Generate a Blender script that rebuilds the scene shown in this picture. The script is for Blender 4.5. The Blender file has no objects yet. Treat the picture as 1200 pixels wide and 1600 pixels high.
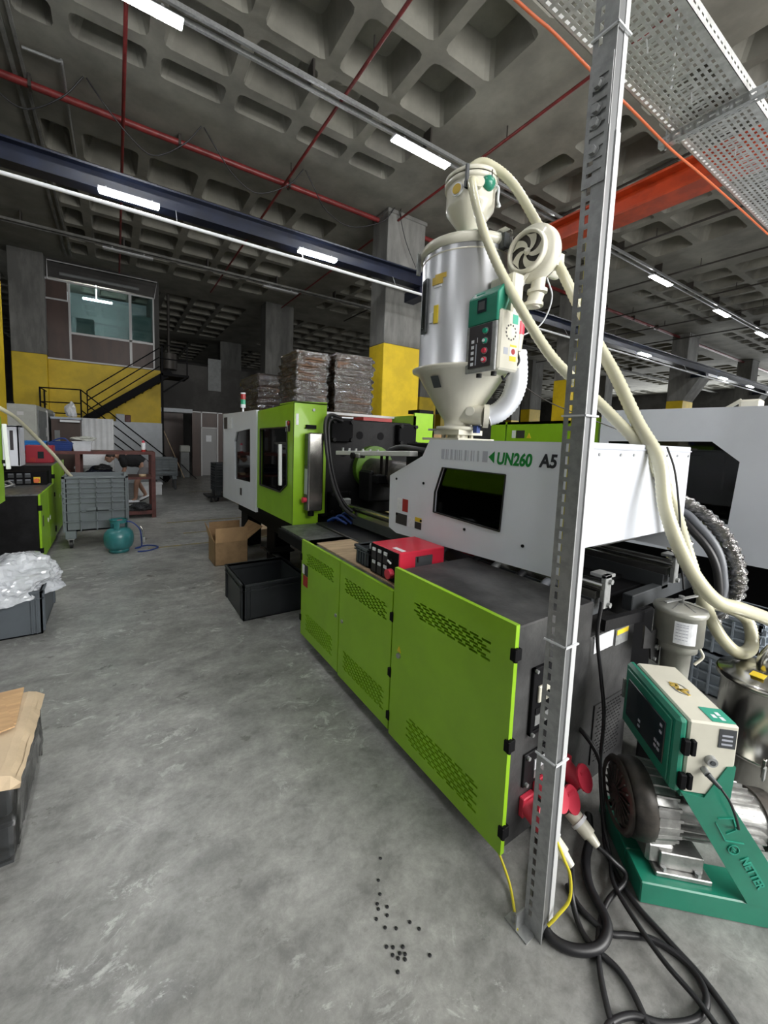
import bpy, bmesh, math, random
from mathutils import Vector, Matrix
random.seed(7)
S = bpy.context.scene
C = S.collection
PI = math.pi
# ------------------------------------------------------------------ camera, world, lights, exposure
cam_d = bpy.data.cameras.new('camera'); cam = bpy.data.objects.new('camera', cam_d); C.objects.link(cam)
cam_d.sensor_fit = 'HORIZONTAL'; cam_d.sensor_width = 36.0
cam_d.lens = 622.1 * 36.0 / 1200.0
cam_d.shift_x = 27.4 / 1200.0; cam_d.shift_y = -53.0 / 1200.0
cam_d.clip_start = 0.05; cam_d.clip_end = 200
_p, _r, _y = map(math.radians, (-5.36, -1.94, -32.27))
_f = Vector((-math.sin(_y)*math.cos(_p), math.cos(_y)*math.cos(_p), math.sin(_p)))
_rt = Vector((math.cos(_y), math.sin(_y), 0)); _dn = _f.cross(_rt)
_R = math.cos(_r)*_rt + math.sin(_r)*_dn; _D = -math.sin(_r)*_rt + math.cos(_r)*_dn
_m = Matrix((( _R.x, -_D.x, -_f.x), (_R.y, -_D.y, -_f.y), (_R.z, -_D.z, -_f.z))).to_4x4()
_m.translation = Vector((0, 0, 1.6)); cam.matrix_world = _m
S.camera = cam
W = bpy.data.worlds.new('world'); S.world = W; W.use_nodes = True
W.node_tree.nodes['Background'].inputs[0].default_value = (.72, .8, .9, 1)
W.node_tree.nodes['Background'].inputs[1].default_value = .3
def area(name, loc, target, sx, sy, e, col=(1, 1, 1)):
    l = bpy.data.lights.new(name, 'AREA'); l.shape = 'RECTANGLE'; l.size = sx; l.size_y = sy; l.energy = e; l.color = col
    o = bpy.data.objects.new(name, l); C.objects.link(o); o.location = loc
    o.rotation_euler = (Vector(target)-Vector(loc)).to_track_quat('-Z', 'Y').to_euler(); return o
area('daylight_gate', (3.5, -6.2, 3.4), (1.8, 1.5, .6), 9, 5.0, 1150, (1, .99, .965))
area('daylight_side', (43.5, 10, 3.5), (0, 10, 2.5), 26, 4, 1500, (.95, .98, 1))
area('fill_left', (-11.4, -1, 3.6), (4, 4, 1.0), 8, 3, 60, (.95, .98, 1))  # added fill from the left, no opening on that side
LAMP = 42.0
S.view_settings.view_transform = 'Standard'; S.view_settings.look = 'None'
S.view_settings.exposure = 0.98; S.view_settings.gamma = 1.0; S.view_settings.use_curve_mapping = False

# ------------------------------------------------------------------ materials
MATS = {}
def mat(name, col, rough=.5, metal=0., var=.0, vs=6., bump=0., bs=60., spec=.5, emit=None, es=0., col2=None, coat=0., lo=.4, hi=.6, stretch=None, alpha=1.):
    if name in MATS: return MATS[name]
    m = bpy.data.materials.new(name); m.use_nodes = True; MATS[name] = m
    nt = m.node_tree; N = nt.nodes; L = nt.links; b = N['Principled BSDF']
    b.inputs['Base Color'].default_value = (*col, 1); b.inputs['Roughness'].default_value = rough
    b.inputs['Metallic'].default_value = metal; b.inputs['Specular IOR Level'].default_value = spec
    b.inputs['Coat Weight'].default_value = coat; b.inputs['Alpha'].default_value = alpha
    tc = N.new('ShaderNodeTexCoord'); src = tc.outputs['Object']
    if stretch:
        mp = N.new('ShaderNodeMapping'); mp.inputs['Scale'].default_value = stretch; L.new(src, mp.inputs[0]); src = mp.outputs[0]
    if var or col2:
        n = N.new('ShaderNodeTexNoise'); n.inputs['Scale'].default_value = vs; n.inputs['Detail'].default_value = 6; n.inputs['Roughness'].default_value = .62
        L.new(src, n.inputs['Vector']); cr = N.new('ShaderNodeValToRGB'); L.new(n.outputs[0], cr.inputs[0])
        c2 = col2 if col2 else tuple(min(1, c*(1+var)) for c in col); c1 = col if col2 else tuple(c*(1-var) for c in col)
        cr.color_ramp.elements[0].position = lo; cr.color_ramp.elements[1].position = hi
        cr.color_ramp.elements[0].color = (*c1, 1); cr.color_ramp.elements[1].color = (*c2, 1)
        L.new(cr.outputs[0], b.inputs['Base Color'])
    if bump:
        n2 = N.new('ShaderNodeTexNoise'); n2.inputs['Scale'].default_value = bs; n2.inputs['Detail'].default_value = 4; L.new(src, n2.inputs['Vector'])
        bp = N.new('ShaderNodeBump'); bp.inputs['Strength'].default_value = bump; bp.inputs['Distance'].default_value = .01
        L.new(n2.outputs[0], bp.inputs['Height']); L.new(bp.outputs[0], b.inputs['Normal'])
    if emit:
        b.inputs['Emission Color'].default_value = (*emit, 1); b.inputs['Emission Strength'].default_value = es
    return m
def glassy(name, tint, mixf=.25, rough=.05, add=.02):
    m = bpy.data.materials.new(name); m.use_nodes = True; MATS[name] = m
    nt = m.node_tree; N = nt.nodes; L = nt.links
    for n in list(N):
        if n.type == 'BSDF_PRINCIPLED': N.remove(n)
    t = N.new('ShaderNodeBsdfTransparent'); t.inputs[0].default_value = (*tint, 1)
    g = N.new('ShaderNodeBsdfGlossy'); g.inputs['Roughness'].default_value = rough; g.inputs[0].default_value = (.9, .9, .9, 1)
    lw = N.new('ShaderNodeLayerWeight'); lw.inputs[0].default_value = mixf
    ma = N.new('ShaderNodeMath'); ma.operation = 'MULTIPLY_ADD'; ma.inputs[1].default_value = 1-add; ma.inputs[2].default_value = add; L.new(lw.outputs['Fresnel'], ma.inputs[0])
    mx = N.new('ShaderNodeMixShader'); L.new(ma.outputs[0], mx.inputs[0]); L.new(t.outputs[0], mx.inputs[1]); L.new(g.outputs[0], mx.inputs[2])
    L.new(mx.outputs[0], N['Material Output'].inputs[0]); return m
M = dict(
 ceil=mat('ceiling_concrete', (.205, .2, .172), .9, var=.28, vs=1.3, bump=.25, bs=14, lo=.3, hi=.7),
 colc=mat('column_concrete', (.165, .165, .155), .85, var=.22, vs=3, bump=.3, bs=20, stretch=(1, 1, .25)),
 yel=mat('yellow_paint', (.62, .44, .012), .55, var=.1, vs=2, bump=.1, bs=30),
 navy=mat('navy_steel', (.006, .010, .026), .4, var=.25, vs=3),
 orange=mat('orange_steel', (.42, .045, .008), .5, var=.2, vs=3),
 redpipe=mat('red_pipe', (.16, .018, .018), .45, var=.2),
 dpipe=mat('dark_pipe', (.05, .045, .04), .5, metal=.3),
 galv=mat('galvanised_steel', (.36, .37, .37), .42, metal=.5, var=.12, vs=30, bump=.05),
 galvd=mat('perforated_tray_steel', (.5, .51, .5), .5, metal=.55, var=.15, vs=20),
 white=mat('white_powder_coat', (.72, .75, .82), .38, var=.02, vs=3, coat=.2),
 whitem=mat('white_matt', (.72, .74, .76), .6, var=.04),
 green=mat('lime_green_paint', (.255, .49, .013), .4, var=.05, vs=4, coat=.15, bump=.03, bs=300),
 black=mat('black_steel', (.009, .009, .010), .5, spec=.2, var=.35, vs=5, bump=.08, bs=50),
 blackm=mat('black_matt', (.004, .004, .005), .7, spec=.15),
 blackdust=mat('dusty_black_steel', (.02, .02, .021), .45, col2=(.085, .085, .085), vs=4.5, lo=.42, hi=.8, bump=.1, bs=60),
 dark=mat('dark_grey_plastic', (.05, .055, .06), .5, var=.1),
 crate=mat('grey_crate_plastic', (.085, .1, .115), .5, var=.08, vs=4),
 crate2=mat('charcoal_crate_plastic', (.03, .034, .038), .45, var=.1, vs=4),
 bin=mat('grey_bin_plastic', (.15, .175, .19), .5, var=.08, vs=3),
 bluecrate=mat('pale_blue_crate', (.33, .38, .44), .5, var=.1),
 blue=mat('bright_blue_plastic', (.01, .16, .5), .4), dblue=mat('dark_blue_plastic', (.01, .04, .2), .4),
 red=mat('red_powder_coat', (.62, .02, .05), .38, var=.05, coat=.2),
 redp=mat('red_plastic', (.62, .04, .075), .45),
 cream=mat('cream_enamel', (.66, .64, .54), .32, var=.03, coat=.3),
 chrome=mat('brushed_hopper_steel', (.52, .53, .55), .33, metal=.7, var=.02, vs=2),
 steel=mat('stainless_steel', (.5, .49, .46), .22, metal=1., var=.12, vs=6),
 tgreen=mat('teal_green_enamel', (.012, .2, .125), .38, var=.08, coat=.25),
 tgreenl=mat('teal_light_paint', (.03, .32, .22), .4),
 canp=mat('dull_can_metal', (.42, .42, .38), .35, metal=.35, var=.1),
 zinc=mat('lit_lip_and_profile', (.62, .63, .64), .35, metal=.2), zinc_shaded=mat('shaded_zinc', (.16, .165, .17), .45, metal=.4),  # upright's lip light and flange shade put into two zinc tones
 alu=mat('cast_aluminium', (.42, .42, .41), .4, metal=.85, var=.2, vs=14, bump=.1),
 motor=mat('dirty_motor_black', (.03, .028, .026), .45, col2=(.085, .075, .065), vs=9, metal=.3),
 duct=mat('silver_flex_duct', (.72, .74, .78), .35, metal=.35),
 rubber=mat('black_rubber', (.013, .013, .015), .45),
 rubberg=mat('grey_hose', (.16, .17, .19), .45),
 yg=mat('yellow_wire', (.6, .52, .03), .45), ygd=mat('orange_cable', (.75, .16, .05), .5),
 card=mat('cardboard', (.36, .23, .12), .8, var=.12, vs=7, bump=.1, bs=40),
 cardb=mat('taped_beige_cardboard', (.50, .39, .26), .7, var=.1, vs=5, bump=.1, bs=60), cardl=mat('light_cardboard', (.52, .33, .17), .8, var=.1, vs=5, bump=.1, bs=60, stretch=(1, 8, 1)),
 cardd=mat('brown_bundle', (.16, .095, .06), .75, var=.2, vs=8),
 wood=mat('plywood', (.48, .35, .22), .7, var=.15, vs=4, stretch=(1, 6, 1)),
 brown=mat('brown_laminate', (.05, .025, .018), .45, var=.2, vs=3, stretch=(1, 1, .3)),
 brownst=mat('brown_oxide_steel', (.10, .03, .026), .55, var=.2, vs=8),
 alw=mat('white_aluminium', (.5, .5, .5), .4), door=mat('grey_door', (.3, .3, .3), .5),
 chill=mat('chiller_cream', (.35, .36, .33), .5, var=.05), chilld=mat('chiller_dark', (.16, .17, .17), .6, var=.1),
 dwall=mat('dark_wall', (.055, .053, .05), .8, var=.3, vs=.7, bump=.1), gwall=mat('pale_board', (.42, .45, .48), .6, var=.04),
 lamp=mat('lamp_diffuser', (.9, .9, .9), .4, emit=(.97, .985, 1), es=LAMP), lampoff=mat('unlit_diffuser', (.35, .35, .35), .4),
 lgr=mat('lettering_green', (.0, .2, .03), .5), lbk=mat('lettering_black', (.02, .02, .03), .5), stripe=mat('stripe_grey', (.42, .44, .5), .5),
 paper=mat('paper_white', (.75, .77, .8), .6, var=.06, vs=40), gold=mat('gold_emblem', (.6, .42, .08), .4, metal=.4),
 warn=mat('warning_yellow', (.75, .55, .03), .5), stkred=mat('sticker_red', (.35, .02, .02), .5), stkdk=mat('sticker_dark', (.03, .025, .03), .5),
 skin=mat('skin', (.42, .24, .17), .5), cloth=mat('black_shirt_cloth', (.012, .012, .014), .85, bump=.2, bs=30), shorts=mat('grey_shorts_cloth', (.2, .19, .2), .85), hair=mat('dark_hair', (.02, .015, .012), .6),
 gas=mat('teal_gas_paint', (.03, .17, .18), .35, var=.12, coat=.2, vs=9),
 lred=mat('red_lens', (.3, .02, .02), .2), lgrn=mat('green_lens', (.02, .3, .16), .2), btngrn=mat('button_green', (.01, .3, .18), .3),
 sky=mat('bright_window', (.9, .95, 1), .5, emit=(.93, .97, 1), es=1.6),
 screen=mat('dark_screen', (.02, .03, .035), .15), tread=None, floor=None, line=mat('faded_yellow_line', (.28, .22, .06), .6, col2=(.17, .16, .12), vs=9),
)
M['smoke'] = glassy('smoked_pane', (.16, .17, .17), .16, .04)
M['pane'] = glassy('office_pane', (.55, .66, .64), .35, .03)
M['clear'] = glassy('clear_plastic', (.86, .88, .88), .25, .12)
def floor_mat():
    m = bpy.data.materials.new('polished_concrete_floor'); m.use_nodes = True; nt = m.node_tree; N = nt.nodes; L = nt.links; b = N['Principled BSDF']
    tc = N.new('ShaderNodeTexCoord')
    mp = N.new('ShaderNodeMapping'); mp.inputs['Rotation'].default_value = (0, 0, .5); mp.inputs['Scale'].default_value = (1, 1.5, 1); L.new(tc.outputs['Object'], mp.inputs[0])
    def noise(s, d, src, r=.6, dist=0.):
        n = N.new('ShaderNodeTexNoise'); n.inputs['Scale'].default_value = s; n.inputs['Detail'].default_value = d; n.inputs['Roughness'].default_value = r; n.inputs['Distortion'].default_value = dist; L.new(src, n.inputs['Vector']); return n.outputs[0]
    def ramp(src, a, ca, bb, cb):
        c = N.new('ShaderNodeValToRGB'); c.color_ramp.elements[0].position = a; c.color_ramp.elements[1].position = bb
        c.color_ramp.elements[0].color = (*ca, 1); c.color_ramp.elements[1].color = (*cb, 1); L.new(src, c.inputs[0]); return c.outputs[0]
    def mix(f, a, bb, fac=None, typ='MIX'):
        x = N.new('ShaderNodeMix'); x.data_type = 'RGBA'; x.blend_type = typ
        if fac is not None: x.inputs[0].default_value = fac
        else: L.new(f, x.inputs[0])
        L.new(a, x.inputs[6]); L.new(bb, x.inputs[7]); return x.outputs[2]
    big = ramp(noise(1.1, 8, mp.outputs[0], .6, .4), .33, (.225, .226, .217), .68, (.355, .357, .343))
    patch = ramp(noise(4.5, 9, mp.outputs[0], .7, .3), .36, (.64, .64, .64), .64, (1.1, 1.1, 1.09))
    c = mix(None, big, patch, 1.0, 'MULTIPLY')
    streak = ramp(noise(5.5, 14, mp.outputs[0], .76, 1.0), .545, (0, 0, 0), .60, (1, 1, 1))
    gate = ramp(noise(1.3, 5, tc.outputs['Object'], .6), .46, (.05, .05, .05), .58, (.75, .75, .75))
    gm = mix(None, streak, gate, 1.0, 'MULTIPLY')
    rgb = N.new('ShaderNodeRGB'); rgb.outputs[0].default_value = (.52, .53, .51, 1)
    c = mix(gm, c, rgb.outputs[0])
    sp = ramp(noise(42, 6, tc.outputs['Object'], .7), .66, (0, 0, 0), .72, (.5, .5, .5))
    rg2 = N.new('ShaderNodeRGB'); rg2.outputs[0].default_value = (.12, .125, .12, 1)
    c = mix(sp, c, rg2.outputs[0])
    fine = ramp(noise(26, 8, tc.outputs['Object'], .8, .3), .40, (.86, .86, .86), .62, (1.12, 1.12, 1.12)); c = mix(None, c, fine, 1.0, 'MULTIPLY')
    L.new(c, b.inputs['Base Color'])
    rr = ramp(noise(5, 8, mp.outputs[0], .65), .35, (.27, .27, .27), .7, (.5, .5, .5)); L.new(rr, b.inputs['Roughness'])
    bp = N.new('ShaderNodeBump'); bp.inputs['Strength'].default_value = .12; bp.inputs['Distance'].default_value = .006
    L.new(noise(30, 6, mp.outputs[0]), bp.inputs['Height']); L.new(bp.outputs[0], b.inputs['Normal'])
    return m
M['floor'] = floor_mat()
M['tread'] = mat('tread_plate', (.16, .165, .17), .4, metal=.6, var=.35, vs=14)
def hose_mat():
    m = mat('cream_pvc_hose', (.62, .60, .44), .3, coat=.3)
    N = m.node_tree.nodes; b = N['Principled BSDF']; b.inputs['Subsurface Weight'].default_value = .15; b.inputs['Subsurface Radius'].default_value = (.02, .02, .01)
    return m
M['hose'] = hose_mat()
def film_mat():
    m = glassy('shrink_film', (.78, .74, .70), .5, .13, .2); N = m.node_tree.nodes; L = m.node_tree.links
    n = N.new('ShaderNodeTexNoise'); n.inputs['Scale'].default_value = 5; n.inputs['Detail'].default_value = 5; n.inputs['Distortion'].default_value = 1.5
    tc = N.new('ShaderNodeTexCoord'); mp = N.new('ShaderNodeMapping'); mp.inputs['Scale'].default_value = (.9, .9, 3.4); L.new(tc.outputs['Object'], mp.inputs[0]); L.new(mp.outputs[0], n.inputs['Vector'])
    bp = N.new('ShaderNodeBump'); bp.inputs['Strength'].default_value = 1.; bp.inputs['Distance'].default_value = .09; L.new(n.outputs[0], bp.inputs['Height'])
    for x in N:
        if x.type in ('BSDF_GLOSSY', 'LAYER_WEIGHT'): L.new(bp.outputs[0], x.inputs['Normal'])
    return m
M['film'] = film_mat()
M['film2'] = glassy('thin_stretch_film', (.8, .8, .8), .35, .12, .05)

# ------------------------------------------------------------------ mesh helpers
ORG = {}
class MB:
    def __init__(s): s.v = []; s.f = []; s.mi = []; s.sm = []; s.m = 0
    def add(s, vs, fs, smooth=False):
        o = len(s.v); s.v += [tuple(v) for v in vs]
        for f in fs: s.f.append([i+o for i in f]); s.mi.append(s.m); s.sm.append(smooth)
        return s
    def box(s, x0, y0, z0, x1, y1, z1, mtx=None):
        if x0 > x1: x0, x1 = x1, x0
        if y0 > y1: y0, y1 = y1, y0
        if z0 > z1: z0, z1 = z1, z0
        vs = [(x, y, z) for z in (z0, z1) for x, y in ((x0, y0), (x1, y0), (x1, y1), (x0, y1))]
        if mtx: vs = [mtx @ Vector(v) for v in vs]
        return s.add(vs, [(3, 2, 1, 0), (4, 5, 6, 7), (0, 1, 5, 4), (1, 2, 6, 5), (2, 3, 7, 6), (3, 0, 4, 7)])
    def quad(s, *p): return s.add(p, [tuple(range(len(p)))])
    def bar(s, a, b, w, h, up=(0, 0, 1)):
        a = Vector(a); b = Vector(b); d = (b-a).normalized(); u = Vector(up)
        if abs(d.dot(u)) > .98: u = Vector((0, 1, 0))
        r = d.cross(u).normalized(); u = r.cross(d)
        vs = [p + r*i*w/2 + u*j*h/2 for p in (a, b) for i, j in ((-1, -1), (1, -1), (1, 1), (-1, 1))]
        return s.add(vs, [(3, 2, 1, 0), (4, 5, 6, 7), (0, 1, 5, 4), (1, 2, 6, 5), (2, 3, 7, 6), (3, 0, 4, 7)])
    def cyl(s, a, b, r0, r1=None, n=20, cap=True, smooth=True):
        if r1 is None: r1 = r0
        a = Vector(a); b = Vector(b); d = (b-a).normalized(); u = Vector((0, 0, 1)) if abs(d.z) < .95 else Vector((1, 0, 0))
        x = d.cross(u).normalized(); y = d.cross(x)
        vs = [p + (x*math.cos(2*PI*k/n) + y*math.sin(2*PI*k/n))*r for p, r in ((a, r0), (b, r1)) for k in range(n)]
        s.add(vs, [(k, (k+1) % n, n+(k+1) % n, n+k) for k in range(n)], smooth)
        if cap: s.add(vs, [tuple(range(n))[::-1], tuple(range(n, 2*n))])
        return s
    def lathe(s, prof, c=(0, 0, 0), axis=(0, 0, 1), n=40, smooth=True, cap=True):
        d = Vector(axis).normalized(); u = Vector((0, 0, 1)) if abs(d.z) < .95 else Vector((1, 0, 0))
        x = d.cross(u).normalized(); y = d.cross(x); c = Vector(c)
        vs = [c + d*h + (x*math.cos(2*PI*k/n) + y*math.sin(2*PI*k/n))*max(r, 1e-4) for r, h in prof for k in range(n)]
        P = len(prof)
        s.add(vs, [(j*n+k, j*n+(k+1) % n, (j+1)*n+(k+1) % n, (j+1)*n+k) for j in range(P-1) for k in range(n)], smooth)
        return s
    def prism(s, poly, axis, a, b):
        n = len(poly)
        def mk(u, v, w): return {'x': (w, u, v), 'y': (u, w, v), 'z': (u, v, w)}[axis]
        vs = [mk(u, v, w) for w in (a, b) for u, v in poly]
        return s.add(vs, [tuple(range(n))[::-1], tuple(range(n, 2*n))] + [(k, (k+1) % n, n+(k+1) % n, n+k) for k in range(n)])
    def tube(s, pts, r, n=8, sub=5, closed=False, rib=0., ribp=0):
        P = [Vector(p) for p in pts]
        if sub > 1:
            Q = []
            for i in range(len(P)-1):
                p0 = P[i-1] if i else P[0]*2-P[1]; p1 = P[i]; p2 = P[i+1]; p3 = P[i+2] if i+2 < len(P) else P[-1]*2-P[-2]
                for k in range(sub):
                    t = k/sub; Q.append(.5*((2*p1)+(p2-p0)*t+(2*p0-5*p1+4*p2-p3)*t*t+(3*p1-p0-3*p2+p3)*t**3))
            Q.append(P[-1]); P = Q
        up = Vector((0, 0, 1)); rings = []; pu = None
        for i, p in enumerate(P):
            d = (P[min(i+1, len(P)-1)]-P[max(i-1, 0)])
            d = d.normalized() if d.length > 1e-9 else Vector((0, 0, 1))
            if pu is None:
                pu = d.orthogonal().normalized()
            pu = (pu - d*pu.dot(d)).normalized(); q = d.cross(pu)
            rr = r if not rib else r*(1+rib*(1 if i % 2 else -1))
            rings.append([p+(pu*math.cos(2*PI*k/n)+q*math.sin(2*PI*k/n))*rr for k in range(n)])
        vs = [v for R in rings for v in R]; m = len(rings)
        s.add(vs, [(j*n+k, j*n+(k+1) % n, (j+1)*n+(k+1) % n, (j+1)*n+k) for j in range(m-1) for k in range(n)], True)
        s.add(rings[0]+rings[-1], [tuple(range(n))[::-1], tuple(range(n, 2*n))]); return s
    def perf(s, plane, w, t, u0, u1, v0, v1, rows):
        # a sheet with rectangular holes: plane 'x' -> (w,u,v), 'y' -> (u,w,v), 'z' -> (u,v,w); thickness t behind
        def bx(a, b, c, d):
            if b-a < 1e-5 or d-c < 1e-5: return
            if plane == 'x': s.box(w, a, c, w+t, b, d)
            elif plane == 'y': s.box(a, w, c, b, w+t, d)
            else: s.box(a, c, w, b, d, w+t)
        rows = sorted(rows); cur = v0
        for a, b, hs in rows:
            bx(u0, u1, cur, a); x = u0
            for h0, h1 in sorted(hs): bx(x, h0, a, b); x = h1
            bx(x, u1, a, b); cur = b
        bx(u0, u1, cur, v1); return s
    def build(s, name, m, parent=None, bevel=0., seg=1, kind=None, label=None):
        me = bpy.data.meshes.new(name); o0 = ORG.get(parent.name, Vector((0, 0, 0))) if parent else Vector((0, 0, 0))
        me.from_pydata([Vector(v)-o0 for v in s.v], [], s.f)
        for mm in (m if isinstance(m, (list, tuple)) else [m]): me.materials.append(M[mm] if isinstance(mm, str) else mm)
        me.polygons.foreach_set('material_index', s.mi); me.polygons.foreach_set('use_smooth', s.sm); me.update()
        o = bpy.data.objects.new(name, me); C.objects.link(o)
        if bevel:
            bv = o.modifiers.new('bevel', 'BEVEL'); bv.width = bevel; bv.segments = seg; bv.limit_method = 'ANGLE'; bv.angle_limit = .6
        if parent: o.parent = parent; ORG[o.name] = o0
        if kind: o['kind'] = kind
        if label: o['label'] = label
        return o
def fixn(o):
    bm = bmesh.new(); bm.from_mesh(o.data); bmesh.ops.recalc_face_normals(bm, faces=bm.faces); bm.to_mesh(o.data); bm.free(); return o
def plate(name, m, parent, plane, w, t, outer, holes=(), bevel=0.):
    bm = bmesh.new(); es = []
    def mk(u, v): return {'x': (w, u, v), 'y': (u, w, v), 'z': (u, v, w)}[plane]
    o0 = ORG.get(parent.name, Vector((0, 0, 0))) if parent else Vector((0, 0, 0))
    for lp in [outer]+list(holes):
        vs = [bm.verts.new(Vector(mk(*p))-o0) for p in lp]
        for i in range(len(vs)): es.append(bm.edges.new((vs[i], vs[(i+1) % len(vs)])))
    bmesh.ops.triangle_fill(bm, use_beauty=True, use_dissolve=False, edges=es)
    r = bmesh.ops.extrude_face_region(bm, geom=list(bm.faces))
    d = {'x': (t, 0, 0), 'y': (0, t, 0), 'z': (0, 0, t)}[plane]
    bmesh.ops.translate(bm, vec=d, verts=[g for g in r['geom'] if isinstance(g, bmesh.types.BMVert)])
    bmesh.ops.recalc_face_normals(bm, faces=bm.faces)
    me = bpy.data.meshes.new(name); bm.to_mesh(me); bm.free(); me.materials.append(M[m])
    o = bpy.data.objects.new(name, me); C.objects.link(o)
    if parent: o.parent = parent; ORG[o.name] = o0
    return o
def thing(name, loc, label, cat, group=None):
    o = bpy.data.objects.new(name, None); C.objects.link(o); o.location = loc; o.empty_display_size = .1
    o['label'] = label; o['category'] = cat
    if group: o['group'] = group
    ORG[o.name] = Vector(loc); return o
def tag(o, label, cat, group=None):
    o['label'] = label; o['category'] = cat
    if group: o['group'] = group
    return o
def kids(o): return [c for c in CH.get(o.name, [])]
CH = {}
def copy_tree(o, loc=None, label=None, group=None, rotz=None):
    c = o.copy(); C.objects.link(c)
    if loc is not None: c.location = loc
    if rotz is not None: c.rotation_euler = (0, 0, rotz)
    if label: c['label'] = label
    if group: c['group'] = group
    for ch in [x for x in C.objects if x.parent == o]:
        d = ch.copy(); C.objects.link(d); d.parent = c
        for g in [x for x in C.objects if x.parent == ch]:
            e = g.copy(); C.objects.link(e); e.parent = d
    return c
def text(s, name, m, parent, origin, right, up, size, sx=1., shear=0., ext=.0008):
    cu = bpy.data.curves.new(name, 'FONT'); cu.body = s; cu.size = size; cu.extrude = ext; cu.shear = shear; cu.offset = size*.034
    ob = bpy.data.objects.new('tmp', cu); C.objects.link(ob); dg = bpy.context.evaluated_depsgraph_get(); dg.update()
    me = bpy.data.meshes.new_from_object(ob.evaluated_get(dg)); bpy.data.objects.remove(ob); bpy.data.curves.remove(cu)
    R = Vector(right).normalized(); U = Vector(up).normalized(); Nn = R.cross(U); o0 = ORG.get(parent.name, Vector((0, 0, 0))) if parent else Vector((0, 0, 0))
    for v in me.vertices: v.co = Vector(origin)+R*v.co.x*sx+U*v.co.y+Nn*v.co.z-o0
    me.materials.clear(); me.materials.append(M[m]); me.name = name
    o = bpy.data.objects.new(name, me); C.objects.link(o)
    if parent: o.parent = parent; ORG[o.name] = o0
    return o
def structure(o): o['kind'] = 'structure'; return o

# ------------------------------------------------------------------ hall shell
X0, X1, Y0, Y1, ZC = -12, 44, -6.5, 33, 7.0
mb = MB(); mb.quad((X0, Y0, 0), (X1, Y0, 0), (X1, Y1, 0), (X0, Y1, 0)); mb.quad((X0, Y0, -.2), (X0, Y1, -.2), (X1, Y1, -.2), (X1, Y0, -.2))
FL = structure(mb.build('floor', 'floor'))
for (a, b, c, d) in ((.75, 7.86, 2.6, 7.93), (.9, 6.92, 3.2, 6.98), (.35, 6.17, 2.9, 6.23), (2.4, 8.1, 2.48, 12.6), (1.7, 12.0, 2.3, 12.06)):
    MB().box(a, b, 0, c, d, .0015).build('floor_marking', 'line', FL)
YM = .002
def cells(lo, hi, first, step):
    out = []; e = hi; b = first
    return out
xb = [-11.2, -3.15, 4.95, 13.05, 21.4, 29.8, 38.2]; yb = [-8.4, -1.45, 7.45, 15.7, 23.9, 32.0]
def edges(bands, w, hi, anchor_right):
    out = []
    for i, b in enumerate(bands):
        lo = b+w; nx = bands[i+1] if i+1 < len(bands) else hi
        st = 1.09 if anchor_right else 1.07; n = int((nx-lo)/st); rem = (nx-lo)-n*st
        if anchor_right:
            e = [nx-k*st for k in range(n+1)][::-1]; e = ([lo]+e) if rem > .45 else [lo]+e[1:] if rem > .0 and rem <= .2 else ([lo]+e)
            out += [(e[k], e[k+1]) for k in range(len(e)-1)]
        else:
            e = [lo+k*st for k in range(n+1)]; e = e+[nx] if rem > .45 else e[:-1]+[nx]
            out += [(e[k], e[k+1]) for k in range(len(e)-1)]
    return out
XE = edges(xb, 2.05, X1, True); YE = edges(yb, 1.9, Y1, False)
mb = MB(); mb.m = 0
solidx = []; cur = X0
for a, b in XE:
    if a-cur > 1e-4: solidx.append((cur, a))
    cur = b
solidx.append((cur, X1)); solidy = []; cur = Y0
for a, b in YE:
    if a-cur > 1e-4: solidy.append((cur, a))
    cur = b
solidy.append((cur, Y1))
for a, b in solidx: mb.quad((a, Y0, ZC), (a, Y1, ZC), (b, Y1, ZC), (b, Y0, ZC))
for a, b in solidy:
    for c, d in XE: mb.quad((c, a, ZC), (c, b, ZC), (d, b, ZC), (d, a, ZC))
for a, b in XE:
    for c, d in YE:
        g = .09; hx, hy = (b-a)/2-g, (d-c)/2-g; cx, cy = (a+b)/2, (c+d)/2
        if hx < .1 or hy < .1: mb.quad((a, c, ZC), (a, d, ZC), (b, d, ZC), (b, c, ZC)); continue
        r = min(.1, hx*.4, hy*.4); k = r*.3
        def ring(hx, hy, r, k, z): return [(cx+sx*px, cy+sy*py, z) for sx, sy, o in ((-1, -1, 0), (1, -1, 1), (1, 1, 0), (-1, 1, 1)) for px, py in ([(hx, hy-r), (hx-k, hy-k), (hx-r, hy)] if not o else [(hx-r, hy), (hx-k, hy-k), (hx, hy-r)])]
        R0 = [(cx+sx*px, cy+sy*py, ZC) for sx, sy, o in ((-1, -1, 0), (1, -1, 1), (1, 1, 0), (-1, 1, 1)) for px, py in ([((b-a)/2, hy-r), ((b-a)/2, (d-c)/2), (hx-r, (d-c)/2)] if not o else [(hx-r, (d-c)/2), ((b-a)/2, (d-c)/2), ((b-a)/2, hy-r)])]
        R1 = ring(hx, hy, r, k, ZC); R2 = ring(hx*.97, hy*.97, r, k, ZC+.05); R3 = ring(hx*.72, hy*.72, r, k, ZC+.42); vs = R0+R1+R2+R3
        fs = []
        for j in range(3):
            for i in range(12): fs.append((j*12+(i+1) % 12, j*12+i, (j+1)*12+i, (j+1)*12+(i+1) % 12))
        fs.append(tuple(36+i for i in range(12))[::-1]); mb.add(vs, fs)
CE = structure(mb.build('ceiling', 'ceil'))
mb = MB(); mb.box(X0, Y0, ZC+.5, X1, Y1, ZC+.7); structure(mb.build('ceiling', 'ceil'))
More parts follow.
